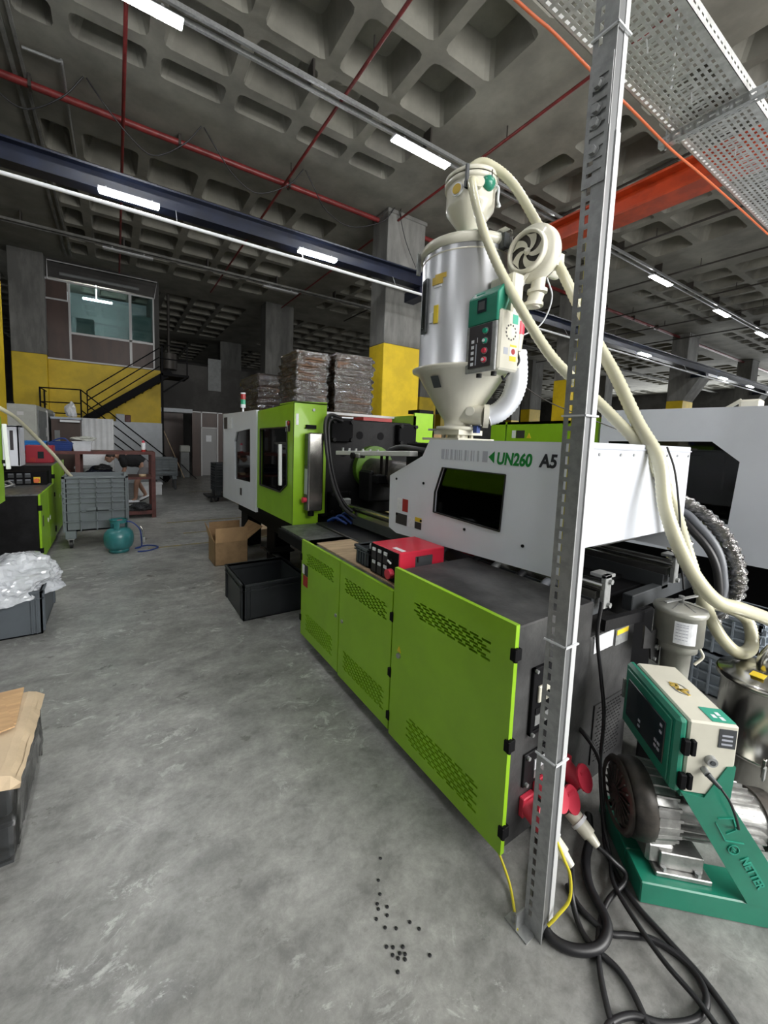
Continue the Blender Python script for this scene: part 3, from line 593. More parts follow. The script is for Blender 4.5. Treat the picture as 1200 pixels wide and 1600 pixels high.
MB().box(1.735, 1.25, .72, 1.78, 1.42, .90).build('manifold', 'alu', T, bevel=.006)
# --- oil tank behind the cabinets
TK = MB().box(1.722, .872, .06, 2.13, 1.35, .775).build('oil_tank', 'blackdust', T, bevel=.008)
rows = []
for r in range(16): rows.append((.16+r*.017, .16+r*.017+.006, [(1.83+(r % 2)*.012+k*.024, 1.83+(r % 2)*.012+k*.024+.016) for k in range(9)]))
MB().perf('y', .866, .006, 1.81, 2.08, .15, .44, rows).build('vent_plate', 'blackdust', TK)
MB().box(1.76, .868, .70, 1.92, .872, .785-.01).build('spec_label', 'paper', TK); MB().box(1.945, .868, .69, 2.06, .872, .765).build('caution_label', 'galv', TK); MB().box(1.95, .866, .74, 2.055, .868, .762).build('caution_strip', 'warn', TK)
MB().bar((1.79, .86, .83), (2.15, .86, .80), .03, .05).build('tank_lip', 'black', TK)
# --- clamp guards
GD = plate('guard_door', 'green', T, 'x', 1.35, .03, [(3.385, .815), (4.455, .805), (4.455, 1.89), (3.385, 1.915)], [[(3.52, 1.165), (3.705, 1.075), (4.34, 1.075), (4.345, 1.69), (3.54, 1.70)]])
MB().prism([(3.50, 1.155), (3.70, 1.06), (4.36, 1.06), (4.36, 1.705), (3.52, 1.715)], 'x', 1.366, 1.370).build('window_pane', 'smoke', GD)
fr = MB(); fp = [(3.52, 1.165), (3.705, 1.075), (4.34, 1.075), (4.345, 1.69), (3.54, 1.70)]
for i in range(5): a = fp[i]; b = fp[(i+1) % 5]; fr.bar((1.35, a[0], a[1]), (1.35, b[0], b[1]), .012, .02, up=(1, 0, 0))
fr.build('window_gasket', 'rubber', GD)
hb = MB(); hb.bar((1.30, 3.572, 1.155), (1.30, 3.588, 1.54), .03, .03); HD = hb.build('door_handle', 'whitem', GD, bevel=.004)
MB().bar((1.30, 3.575, 1.2), (1.35, 3.575, 1.2), .02, .02).bar((1.30, 3.585, 1.5), (1.35, 3.585, 1.5), .02, .02).build('handle_bracket', 'blackm', HD)
MB().box(1.345, 3.47, 1.66, 1.35, 3.52, 1.76).build('switch_label', 'stkdk', GD); MB().box(1.345, 3.53, 1.66, 1.35, 3.57, 1.76).build('sticker', 'paper', GD); MB().cyl((1.35, 3.495, 1.735), (1.335, 3.495, 1.735), .02, n=12).build('indicator', 'stkred', GD)
RT = MB(); RT.prism([(1.35, .81), (1.61, .80), (1.615, .845), (1.62, .845)][0:0] or [(1.35, .81), (1.60, .805), (1.60, .90), (1.67, .90), (1.67, 1.94), (1.35, 1.925)], 'y', 3.372, 3.384); RT.box(1.35, 3.372, 1.915, 1.67, 3.75, 1.927); RE = fixn(RT.build('guard_return', 'green', T))
MB().box(1.348, 3.383, .81, 1.352, 3.387, 1.92).build('seam', 'rubber', RE); MB().cyl((1.535, 3.372, 1.862), (1.535, 3.36, 1.862), .013, n=12).build('lock', 'galv', RE); MB().box(1.46, 3.345, 1.69, 1.555, 3.372, 1.725).build('bracket', 'blackm', RE); MB().box(1.365, 3.368, 1.72, 1.39, 3.372, 1.82).build('sticker', 'paper', RE)
CP = MB().box(1.452, 3.27, .945, 1.60, 3.35, 1.655).build('control_panel', 'steel', T, bevel=.012)
MB().box(1.445, 3.275, .955, 1.453, 3.345, 1.645).build('panel_face', 'dark', CP); MB().box(1.443, 3.28, 1.36, 1.446, 3.34, 1.6).build('screen', 'screen', CP); MB().box(1.443, 3.28, 1.1, 1.446, 3.34, 1.33).build('keypad', 'stripe', CP)
MB().cyl((1.445, 3.30, 1.05), (1.41, 3.30, 1.05), .022, .026, n=16).build('emergency_button', 'redp', CP)
MB().box(1.45, 3.34, 1.69, 1.52, 3.372, 1.70).build('panel_arm', 'blackm', CP)
MB().cyl((1.5, 3.31, .945), (1.5, 3.31, .90), .03, n=14).build('panel_arm', 'blackm', CP)
MB().box(1.38, 3.40, .76, 1.66, 6.0, .80).build('guard_sill', 'blackm', T)
WC = plate('rear_cover', 'white', T, 'x', 1.335, .03, [(4.46, .745), (6.10, .70), (6.10, 1.915), (4.46, 1.90)], [[(4.68, 1.062), (5.40, 1.035), (5.42, 1.53), (5.33, 1.655), (4.70, 1.695)]])
MB().prism([(4.66, 1.04), (5.42, 1.02), (5.44, 1.54), (5.34, 1.67), (4.68, 1.71)], 'x', 1.352, 1.356).build('window_pane', 'smoke', WC)
MB().box(1.335, 5.55, 1.70, 1.33, 6.0, 1.86).build('label_sheet', 'paper', WC); MB().box(1.329, 5.80, 1.70, 1.331, 6.0, 1.86).build('label_logo', 'stkdk', WC); MB().box(1.33, 5.05, .86, 1.335, 5.12, .95).build('small_badge', 'stkdk', WC)
MB().box(1.335, 6.08, .70, 2.99, 6.10, 1.9).build('rear_end_cover', 'white', T); MB().box(1.365, 4.46, 1.875, 2.99, 6.1, 1.89).build('guard_roof', 'white', T)
# --- platen, toggle and inner parts
PLT = MB().prism([(1.66, .86), (2.70, .86), (2.70, 1.80), (1.66, 1.80)], 'y', 3.40, 3.72).build('fixed_platen', 'black', T, bevel=.012)
for x, z in ((1.82, 1.685), (2.60, 1.675), (1.82, 1.0), (2.60, 1.0)):
    k = MB().box(x-.115, 3.33, z-.105, x+.115, 3.40, z+.105).build('tie_bar_housing', 'blackm', PLT, bevel=.008)
    for a, b in ((-1, -1), (1, -1), (1, 1), (-1, 1)): 
        MB().cyl((x+a*.095, 3.33, z+b*.085), (x+a*.095, 3.305, z+b*.085), .02, n=6, smooth=False).build('bolt', 'black', PLT)
for x, z in ((2.05, 1.65), (2.30, 1.65), (1.87, 1.475)): MB().cyl((x, 3.399, z), (x, 3.397, z), .04, n=18).build('bolt_hole', 'blackm', PLT)
MB().cyl((2.2, 3.40, 1.33), (2.2, 3.33, 1.33), .22, n=30).build('locating_ring', 'gshade', PLT)
MB().box(2.0, 3.1, 1.02, 2.5, 3.32, 1.32).build('nozzle_carriage', 'black', T, bevel=.02); MB().box(1.95, 2.9, 1.22, 2.3, 3.0, 1.30).build('nozzle_clamp', 'blackm', T, bevel=.01); MB().cyl((2.17, 2.7, 1.3), (2.17, 3.33, 1.3), .06, n=16).build('nozzle', 'motor', T)  # carriage black stands in for shade over its green
MB().box(2.2, 2.95, .98, 2.4, 3.0, 1.06).build('warning_plate', 'warn', T)
for x, z in ((1.82, 1.685), (2.6, 1.675), (1.82, 1.0), (2.6, 1.0)): MB().cyl((x, 3.72, z), (x, 5.9, z), .05, n=14).build('tie_bar', 'steel', T)
MB().box(1.66, 4.4, .86, 2.7, 4.7, 1.8).build('moving_platen', 'black', T, bevel=.01); MB().box(1.7, 5.5, .86, 2.65, 5.8, 1.8).build('end_platen', 'black', T, bevel=.01); MB().box(1.95, 4.7, 1.0, 2.4, 5.5, 1.6).build('toggle_block', 'motor', T, bevel=.02)
MB().box(1.70, 3.9, 1.10, 2.2, 4.3, 1.5).build('mould_half', 'alu', T, bevel=.01)
# rear guard
RG = MB(); RG.box(2.72, 3.38, .80, 3.0, 3.40, 1.915); RG.box(2.98, 3.38, .80, 3.0, 6.08, 1.915); RG.box(2.72, 3.38, 1.60, 2.74, 4.4, 1.88); RG.build('rear_guard', 'green', T)
MB().box(2.80, 3.4, 1.915, 3.0, 3.6, 1.955).build('rear_guard_cap', 'blackm', T)
MB().box(1.66, 3.75, 1.86, 2.98, 3.79, 1.885).build('guard_cross_rail', 'alw', T)
MB().box(2.1, 3.42, 1.80, 2.45, 3.62, 1.835).build('red_block', 'stkred', T)
# aluminium shelf bracket
AL = MB(); AL.box(1.60, 2.35, 1.49, 2.45, 2.45, 1.52); AL.box(1.60, 2.35, 1.49, 1.64, 2.95, 1.52); AB = MB().bar((1.60, 2.98, 1.49), (1.66, 2.05, 1.525), .07, .035).build('aluminium_profile', 'zinc', T, bevel=.004)
for k in range(6): MB().cyl((1.62+k*.01, 2.95-k*.09, 1.51), (1.62+k*.01, 2.95-k*.09, 1.535), .01, n=8).build('bolt', 'galv', AB)
MB().box(1.58, 2.62, 1.465, 1.64, 2.75, 1.50).build('profile_clamp', 'alu', AB, bevel=.005); MB().cyl((1.58, 2.70, 1.48), (1.56, 2.70, 1.48), .025, n=12).build('knob', 'blackm', AB)
for dy in (0, .07): MB().bar((1.64, 2.33+dy, 1.50), (1.70, 2.42+dy, 1.36), .02, .03).build('strut', 'black', AB)
MB().tube([(1.70, 2.4, 1.53), (1.74, 2.3, 1.56), (1.76, 2.15, 1.55), (1.80, 2.05, 1.54)], .022, 8).build('cable_bundle', 'rubber', T)
# black hoses in front of platen
MB().tube([(1.78, 3.3, 1.80), (1.66, 3.28, 1.82), (1.60, 3.26, 1.72), (1.62, 3.2, 1.35), (1.66, 3.1, 1.1), (1.74, 3.0, .95), (1.9, 2.8, .88)], .018, 8, 6).build('power_cable', 'rubber', T)
MB().tube([(1.80, 3.3, 1.77), (1.69, 3.28, 1.79), (1.635, 3.26, 1.70), (1.65, 3.2, 1.35), (1.70, 3.1, 1.08), (1.80, 3.0, .95), (2.0, 2.75, .87)], .014, 8, 6).build('power_cable', 'rubber', T)
for k in range(4): MB().tube([(1.62+k*.05, 3.2, .86), (1.66+k*.05, 3.12, .90+.02*k), (1.72+k*.05, 3.02, .86)], .013, 6, 4).build('small_hose', 'dblue', T)
MB().box(1.75, 3.18, .98, 1.85, 3.24, 1.06).build('junction_box', 'galv', T, bevel=.01)
# red strain-relief hoses at the rear right end
HS = ((2.87, .024, .0, 'rubberg'), (2.82, .02, -.035, 'rubber'), (2.90, .026, -.07, 'rubberg'))
for x, r, d, m in HS: MB().tube([(2.7, 1.3, 1.26), (x, 1.02, 1.25+d), (x, .90, 1.17+d), (x, .81, 1.06+d), (x, .77, .93+d), (x, .77, .78+d), (x, .9, .62)], r, 10, 6).build('hydraulic_hose', m, T)
mb = MB(); mb.tube([(2.72, 1.3, 1.33), (2.88, 1.04, 1.31), (2.93, .94, 1.26), (2.93, .84, 1.18), (2.93, .765, 1.07), (2.93, .72, .94), (2.93, .72, .80), (2.93, .80, .64)], .040, 10, 7, rib=.12); mb.build('wrapped_hose', 'film', T)
MB().tube([(2.72, 1.3, 1.33), (2.88, 1.04, 1.31), (2.93, .94, 1.26), (2.93, .84, 1.18), (2.93, .765, 1.07), (2.93, .72, .94), (2.93, .72, .80), (2.93, .80, .64)], .030, 10, 7).build('hydraulic_hose', 'rubberg', T)
for z in (1.05, 1.12, 1.0): MB().cyl((2.70, .97, z), (2.78, .90, z-.05), .02, n=10).build('hose_fitting', 'steel', T)
# tower light
TL = MB().cyl((1.6, 6.0, 1.89), (1.6, 6.0, 2.02), .014, n=10).build('tower_light_pole', 'whitem', T)
for z0, z1, m in ((2.02, 2.07, 'whitem'), (2.07, 2.14, 'lgrn'), (2.14, 2.22, 'lred'), (2.22, 2.24, 'whitem')): MB().cyl((1.6, 6.0, z0), (1.6, 6.0, z1), .036, n=16).build('tower_light_lens' if m[0] == 'l' else 'tower_light_base', m, TL)

# ================================================================== hopper dryer on the machine
H = thing('hopper_dryer', (2.17, 2.18, 1.62), 'tall cream and steel hopper dryer standing on the near machine', 'hopper')
c = (2.17, 2.18, 0)
MB().lathe([(.0, 1.70), (.16, 1.70), (.16, 1.725), (.10, 1.725), (.105, 1.77), (.13, 1.80), (.315, 2.10), (.355, 2.115), (.358, 2.13), (.318, 2.14)], c).build('cone', 'cream', H)
b = MB(); b.box(2.05, 2.05, 1.665, 2.29, 2.31, 1.70); b.lathe([(.075, 1.63), (.075, 1.67)], c, n=24); b.box(1.99, 1.99, 1.6225, 2.35, 2.37, 1.64); b.build('base_flange', 'cream', H)
for a in range(4): MB().box(c[0]+.1*math.cos(a*PI/2+.8)-.01, c[1]+.1*math.sin(a*PI/2+.8)-.01, 1.62, c[0]+.1*math.cos(a*PI/2+.8)+.01, c[1]+.1*math.sin(a*PI/2+.8)+.01, 1.67).build('gusset', 'cream', H)
BD = MB().lathe([(.318, 2.13), (.312, 2.135), (.312, 2.93)], c, n=64).build('drum', 'chrome', H)
MB().lathe([(.315, 2.90), (.335, 2.915), (.335, 2.945), (.325, 2.965), (.31, 2.965), (.08, 3.0), (0, 3.0)], c, n=56).build('drum_lid', 'cream', H); MB().lathe([(.313, 2.86), (.317, 2.865), (.313, 2.87)], c, n=56).build('band', 'cream', H)
# direction helper around the hopper: angle 0 faces the camera
A0 = math.atan2(-2.18, -2.17)
def pol(r, a, z): return (c[0]+r*math.cos(A0+a), c[1]+r*math.sin(A0+a), z)
def curved(name, m, parent, r, a0, a1, z0, z1, n=8, t=.003):
    s = MB()
    for k in range(n):
        p, q = a0+(a1-a0)*k/n, a0+(a1-a0)*(k+1)/n
        s.add([pol(r, p, z0), pol(r, q, z0), pol(r, q, z1), pol(r, p, z1), pol(r+t, p, z0), pol(r+t, q, z0), pol(r+t, q, z1), pol(r+t, p, z1)], [(4, 5, 6, 7), (0, 4, 7, 3), (5, 1, 2, 6), (3, 7, 6, 2), (0, 1, 5, 4)])
    return fixn(s.build(name, m, parent))
SG = curved('sight_glass', 'dark', H, .313, -1.15, -.93, 2.37, 2.73, t=.012); curved('sight_glass_pane', 'clear', SG, .325, -1.12, -.97, 2.39, 2.71, t=.003)
curved('label_yellow', 'warn', H, .3135, -.70, -.58, 2.41, 2.53); curved('label_white', 'paper', H, .3135, -.83, -.73, 2.42, 2.49)
GE = curved('emblem', 'gold', H, .3135, -.78, -.5, 2.665, 2.715); curved('emblem_bar', 'gold', GE, .3135, -.70, -.42, 2.70, 2.73); curved('emblem_ring', 'paper', GE, .3132, -.72, -.52, 2.645, 2.66)
curved('maker_plate', 'galv', H, .312, -.86, -.68, 2.0, 2.06) if False else MB().add([pol(.265, -.75, 1.985), pol(.265, -.5, 1.985), pol(.305, -.52, 2.06), pol(.305, -.74, 2.06)], [(0, 1, 2, 3)]).build('maker_plate', 'dark', H)
for a in (-1.35, .9, 2.6): 
    q = MB(); q.bar(pol(.345, a, 2.80), pol(.345, a, 2.95), .03, .012); q.bar(pol(.36, a, 2.84), pol(.35, a, 2.93), .015, .008); q.build('clamp', 'galv', H)
# top loader
MB().prism([(-.13, -.1), (.13, -.1), (.08, .0), (-.08, .0)], 'y', -.01, .01) 
MB().lathe([(.17, 2.985), (.15, 3.01), (.075, 3.10), (.0, 3.10)], c, n=4, smooth=False).build('loader_base', 'tgreen', H)
LC = MB().lathe([(.045, 3.07), (.055, 3.09), (.165, 3.24), (.168, 3.26), (.168, 3.40)], c, n=44).build('loader_cone', 'cream', H)
MB().lathe([(.168, 3.385), (.182, 3.39), (.182, 3.415), (.172, 3.42)], c, n=44).build('loader_rim', 'cream', LC); MB().lathe([(.178, 3.425), (.185, 3.43), (.182, 3.45), (.13, 3.475), (0, 3.485)], c, n=44).build('loader_lid', 'cream', H)
q = MB(); q.bar(pol(.188, -.16, 3.30), pol(.188, -.16, 3.45), .022, .016); q.bar(pol(.195, -.16, 3.30), pol(.195, -.16, 3.34), .03, .02); q.build('loader_clamp', 'dark', H)
q = MB().tube([pol(.175, 1.15, 3.36), pol(.20, 1.15, 3.34), pol(.20, 1.15, 3.26), pol(.215, 1.15, 3.22), pol(.21, 1.05, 3.21)], .009, 6, 3).build('loader_latch', 'whitem', H)
BG = MB().cyl(pol(.16, -.55, 3.32), pol(.18, -.55, 3.32), .042, n=24).build('loader_badge', 'whitem', H); MB().cyl(pol(.178, -.55, 3.32), pol(.184, -.55, 3.32), .032, n=24).build('loader_badge_disc', 'gold', BG)
q = MB().lathe([(.0, 0), (.05, 0), (.05, .02), (.035, .045), (0, .05)], pol(.155, .72, 3.35), axis=(Vector(pol(1, .72, 0))-Vector(pol(0, .72, 0))), n=18).build('loader_valve', 'tgreen', H); MB().cyl(pol(.2, .72, 3.37), pol(.2, .72, 3.42), .004, n=6).build('valve_pin', 'rubber', q)
MB().cyl(pol(.13, .28, 3.33), pol(.20, .28, 3.33), .035, .033, n=18).build('inlet_stub', 'cream', H)
# control box: face looks towards the camera left
BXm = Matrix(((0, 1, 0, 2.125), (-1, 0, 0, 1.81), (0, 0, 1, 0), (0, 0, 0, 1)))     # local x = towards -y, local y = into the drum
cr = Vector((2.18, -2.17, 0)).normalized()
def lb(x0, y0, z0, x1, y1, z1, s=None): return (s or MB()).box(x0, y0, z0, x1, y1, z1, mtx=BXm)
def fb(s, *a, **k): return fixn(s.build(*a, **k))
CB = fb(lb(-.105, -.155, 2.06, .14, .03, 2.42), 'control_box', 'cream', H, bevel=.012)
fb(lb(-.06, -.05, 2.40, .13, .05, 2.66), 'heater_housing', 'cream', H, bevel=.012); fb(lb(-.12, .0, 2.1, .1, .09, 2.5), 'mounting_plate', 'cream', H)
s = MB(); pr = [(-.172, 2.35), (-.172, 2.52), (-.12, 2.575), (-.03, 2.575), (-.12, 2.35)]
s.add([BXm @ Vector((x, y, z)) for x in (-.115, .122) for y, z in pr], [(0, 1, 2, 3, 4), (5, 6, 7, 8, 9)]+[(k, (k+1) % 5, 5+(k+1) % 5, 5+k) for k in range(5)]); fb(s, 'box_hood', 'tgreen', CB, bevel=.006)
fb(lb(-.118, -.172, 2.055, .122, -.155, 2.35), 'front_frame', 'galv', CB, bevel=.004); fb(lb(-.09, -.176, 2.085, .09, -.171, 2.345), 'button_panel', 'stkdk', CB)
fb(lb(-.035, -.177, 2.42, .035, -.171, 2.50), 'display', 'screen', CB); fb(lb(-.024, -.179, 2.435, .024, -.176, 2.485), 'display_glass', 'dark', CB)
fb(lb(-.07, -.174, 2.525, -.055, -.171, 2.54), 'hood_print', 'paper', CB); fb(lb(-.05, -.174, 2.53, .02, -.171, 2.536), 'hood_print', 'tgreenl', CB)
n_ = Vector((-1, 0, 0))
for i, (z, m) in enumerate(((2.30, 'btngrn'), (2.24, 'btngrn'), (2.18, 'redp'), (2.125, 'redp'))):
    p = BXm @ Vector((.045, -.174, z)); fb(MB().cyl(p, p+n_*.018, .017, .015, n=18), 'push_button', m, CB); fb(MB().cyl(p, p+n_*.006, .021, n=18), 'button_ring', 'galv', CB)
    if i % 2: fb(MB().cyl(p+n_*.018, p+n_*.021, .010, n=16), 'button_cap', 'paper', CB)
for z in (2.10, 2.135, 2.17, 2.205, 2.24): fb(lb(-.068, -.1775, z, -.045, -.1755, z+.02), 'panel_print', 'paper', CB)
fb(lb(-.03, -.1775, 2.10, -.022, -.1755, 2.23), 'panel_print', 'stripe', CB); fb(lb(-.02, -.1775, 2.24, -.016, -.1755, 2.27), 'panel_print', 'paper', CB)
for (y0, z0, y1, z1, m) in ((-.06, 2.12, .0, 2.15, 'warn'), (-.06, 2.15, .0, 2.205, 'paper'), (-.06, 2.205, .0, 2.218, 'warn'), (-.118, 2.155, -.078, 2.195, 'stripe'), (-.05, 2.345, .0, 2.40, 'tgreenl')): fb(lb(.14, y0, z0, .1412, y1, z1), 'side_sticker', m, CB)
s = MB(); rg = [(.05*math.cos(k*2*PI/24), .05*math.sin(k*2*PI/24)) for k in range(24)]
for k in range(0, 24, 2):
    a_, b_ = rg[k], rg[k+1]; f_ = .8; s.add([BXm @ Vector((.1415, -.06+x, 2.29+z)) for x, z in (a_, b_, (b_[0]*f_, b_[1]*f_), (a_[0]*f_, a_[1]*f_))], [(0, 1, 2, 3)])
s.build('round_print', 'stkdk', CB)
fb(MB().cyl(BXm @ Vector((.141, -.03, 2.178)), BXm @ Vector((.1425, -.03, 2.178)), .018, n=16), 'no_fire_mark', 'stkred', CB)
for x in (-.06, .06): fb(MB().cyl(BXm @ Vector((x, -.1, 2.06)), BXm @ Vector((x, -.1, 2.035)), .018, n=12), 'cable_gland', 'rubber', CB)
pi = BXm @ Vector((.10, .06, 2.30)); fb(MB().cyl(pi, pi+Vector((0, 0, .08)), .036, n=16), 'power_inlet', 'redp', CB); fb(MB().cyl(pi-Vector((0, 0, .10)), pi, .026, .034, n=16), 'inlet_plug', 'cream', CB)
MB().tube([pi-Vector((0, 0, .10)), pi-Vector((0, .02, .17)), BXm @ Vector((.09, .03, 2.08)), BXm @ Vector((.08, -.02, 2.02)), BXm @ Vector((.06, -.02, 2.04))], .008, 6, 5).build('box_cable', 'rubber', CB)
# blower, its round inlet facing left
fa = Vector((-1, -.12, -.06)).normalized(); rr = Vector((-fa.y, fa.x, 0)).normalized(); fc = Vector((2.27, 1.70, 2.81))
BL = MB().lathe([(.0, -.06), (.10, -.06), (.155, -.05), (.170, -.01), (.170, .03), (.15, .055), (.125, .06), (.12, .065), (.095, .07)], fc, fa, n=40).build('blower', 'cream', H)
MB().lathe([(.105, .055), (.125, .06), (.125, .095), (.120, .105), (.109, .105), (.105, .095), (.105, .05)], fc, fa, n=40).build('blower_inlet', 'cream', BL)
MB().lathe([(.105, .072), (.0, .072)], fc, fa, n=30).build('blower_cavity', 'motor', BL)
s = MB(); up = fa.cross(rr).normalized()
for k in range(5):
    a0_ = k*2*PI/5
    pts = []
    for j in range(9):
        t_ = j/8
        for w_ in (0, .62+.1*t_): an = a0_+1.0*t_+w_; pts.append(fc+fa*.080+(rr*math.cos(an)+up*math.sin(an))*(.01+.094*t_))
    s.add(pts, [(2*j, 2*j+1, 2*j+3, 2*j+2) for j in range(8)])
s.build('blower_shutter', 'cream', BL); MB().lathe([(.022, .078), (.018, .09), (0, .095)], fc, fa, n=16).build('blower_hub', 'cream', BL)
mt = fc-fa*.06; MB().cyl(mt, mt-fa*.12, .075, n=26).build('blower_motor', 'alu', BL); MB().cyl(mt-fa*.12+Vector((0, 0, -.05)), mt-fa*.24+Vector((0, 0, -.05)), .045, .042, n=20).build('motor_cap', 'cream', BL); MB().box(mt.x+.06, mt.y-.09, mt.z-.06, mt.x+.14, mt.y-.02, mt.z+.02).build('terminal_box', 'cream', BL)
bp_ = fc+Vector((.03, -.03, 0)); s = MB(); s.cyl(bp_+Vector((0, 0, -.12)), bp_+Vector((-.01, 0, -.22)), .042, n=20); s.cyl(bp_+Vector((-.01, 0, -.22)), bp_+Vector((-.01, 0, -.24)), .06, n=20); s.cyl(bp_+Vector((-.01, 0, -.24)), bp_+Vector((-.02, .02, -.32)), .046, n=20); s.cyl(bp_+Vector((-.02, .02, -.30)), bp_+Vector((-.02, .02, -.32)), .064, n=20); s.build('blower_pipe', 'cream', H)
MB().bar(fc+Vector((-.02, .0, -.12)), fc+Vector((-.06, .06, -.2)), .08, .02).build('blower_bracket', 'cream', H)
MB().box(2.12, 1.81, 2.86, 2.20, 1.89, 2.99).build('clear_cover', 'clear', H, bevel=.012); MB().box(2.135, 1.825, 2.87, 2.185, 1.875, 2.96).build('relay', 'dark', H)
# elbow duct
e0 = Vector((c[0], c[1], 1.86))+cr*.10-Vector((.707, .707, 0))*.12
def E(r_, z, f=.13): p = Vector((c[0], c[1], z))+cr*r_-Vector((.707, .707, 0))*f; return p
MB().tube([E(.36, 2.24), E(.375, 2.1), E(.37, 2.0), E(.335, 1.90), E(.27, 1.83), E(.20, 1.80)], .070, 20, 9, rib=.035).build('flexible_duct', 'duct', H)
MB().cyl(E(.205, 1.80), E(.17, 1.80), .082, n=28).build('duct_flange', 'cream', H); MB().cyl(E(.18, 1.80), E(.03, 1.82, .06), .072, n=26).build('duct_stub', 'cream', H); MB().cyl(E(.08, 1.83, .15), E(.075, 1.83, .165), .032, n=20).build('duct_gauge', 'cream', H)
MB().prism([(-.01, 0), (.01, 0), (.01, .01), (-.01, .01)], 'x', 0, .01)
MB().box(E(.13, 1.72).x-.015, E(.13, 1.72).y-.015, 1.68, E(.13, 1.72).x+.02, E(.13, 1.72).y+.02, 1.73).build('drain_cock', 'dblue', H)
MB().bar(E(-.22, 1.70, .0), E(-.12, 1.70, .0), .02, .015).build('slide_handle', 'galv', H)

# suction hoses
h1 = [(2.12, 2.16, 3.47), (2.11, 2.12, 3.49), (2.17, 2.05, 3.50), (2.32, 1.95, 3.38), (2.42, 1.8, 3.08), (2.44, 1.62, 2.74), (2.4, 1.45, 2.45), (2.34, 1.3, 2.22), (2.24, 1.12, 1.98), (2.2, .98, 1.74), (2.18, .86, 1.55), (2.14, .80, 1.34), (2.16, .74, 1.17), (2.21, .68, 1.03), (2.29, .62, .93), (2.41, .56, .89), (2.67, .5, .79), (2.95, .45, .60), (3.2, .42, .3)]
h2 = [(2.05, 2.03, 3.33), (2.0, 2.0, 3.28), (1.99, 1.9, 3.01), (2.02, 1.78, 2.73), (2.04, 1.6, 2.42), (2.08, 1.4, 2.11), (2.11, 1.22, 1.92), (2.15, 1.08, 1.77), (2.22, .93, 1.58), (2.34, .86, 1.37), (2.46, .82, 1.13), (2.49, .76, .94), (2.52, .7, .77), (2.55, .65, .67), (2.61, .6, .61), (2.80, .6, .60), (2.85, .64, .71), (2.73, .7, .78), (2.62, .78, .80)]
tag(MB().tube(h1, .030, 16, 20, rib=.05).build('suction_hose', 'hose'), 'cream ribbed suction hose from the hopper top to beyond the right edge', 'hose')
tag(MB().tube(h2, .028, 16, 20, rib=.05).build('suction_hose', 'hose'), 'cream ribbed suction hose from the loader side, ending in a loop above the crates', 'hose')

# ================================================================== slotted steel upright and cable tray
U = thing('slotted_upright', (1.15, .67, 0), 'tall galvanised slotted steel upright standing in the foreground', 'upright')
zs = [(0.05+.0375*k, 0.05+.0375*k+.024) for k in range(63)]
MB().perf('x', 1.128, .003, .638, .702, 0, 2.46, [(a, b, [(.676, .688)]) for a, b in zs]).build('slotted_flange', 'galv', U)
MB().box(1.131, .642, .0, 1.186, .645, 2.46).build('front_flange', 'zinc_shaded', U); MB().box(1.164, .638, .04, 1.187, .642, 2.46).build('front_lip', 'zinc', U); MB().box(1.126, .6365, 0, 1.131, .639, 2.46).build('front_lip', 'galv', U)  # one metal: shaded flange and lit lip painted as separate tones
MB().perf('x', 1.1245, .003, .640, .702, 2.32, 2.64, [(2.345+.03*k, 2.357+.03*k, [(.65, .69)]) for k in range(9)]).build('splice_plate', 'galv', U)
MB().perf('x', 1.1285, .003, .638, .702, 2.46, 3.42, [(2.68+.0375*k, 2.68+.0375*k+.024, [(.676, .688)]) for k in range(19)]).build('slotted_flange', 'galv', U); MB().box(1.131, .642, 2.46, 1.186, .645, 3.42).build('front_flange', 'zinc_shaded', U); MB().box(1.166, .640, 2.46, 1.186, .6425, 3.42).build('front_lip', 'zinc', U)
for z in (2.577, 2.515, 2.48, 2.41): MB().cyl((1.1245, .675, z), (1.112, .675, z), .012, n=6, smooth=False).build('bolt', 'galv', U); MB().cyl((1.1245, .675, z), (1.122, .675, z), .016, n=14).build('washer', 'galv', U)
for z in (2.70, 1.69, .62, 1.0): 
    s = MB(); s.box(1.122, .634, z, 1.128, .706, z+.005); s.box(1.122, .632, z, 1.19, .637, z+.005); s.build('cable_tie', 'whitem', U)
FT = MB().prism([(.66, 0), (.745, 0), (.745, .005), (.705, .005), (.705, .06), (.70, .06), (.70, .005), (.66, .005)], 'x', 1.085, 1.128).build('foot_bracket', 'galv', U); MB().cyl((1.105, .72, .006), (1.105, .72, .03), .008, n=8).build('anchor_bolt', 'galv', FT)
t = thing('cable_tray', (2, .96, 3.3), 'perforated galvanised cable tray overhead at the top right', 'tray')
rows = []
tp = 0
for r in range(11):
    y = .83+r*.026
    if r in (4, 5): hs = [(-1+.06*k, -1+.06*k+.008) for k in range(105)]; rows.append((y, y+.018, sorted(hs+[(-1+.06*k+.02, -1+.06*k+.036) for k in range(105)])))
    else: off = .0; rows.append((y, y+.012, [(-1+off+.042*k, -1+off+.042*k+.025) for k in range(150)]))
MB().perf('z', 3.3, .002, -1, 5.4, .80, 1.115, rows).build('tray_floor', 'galvd', t)
MB().perf('y', .80, .002, -1, 5.4, 3.3, 3.36, [(3.325, 3.335, [(-1+.04*k, -1+.04*k+.022) for k in range(158)])]).build('tray_side', 'galvd', t); MB().box(-1, 1.113, 3.3, 5.4, 1.115, 3.36).build('tray_side', 'galvd', t)
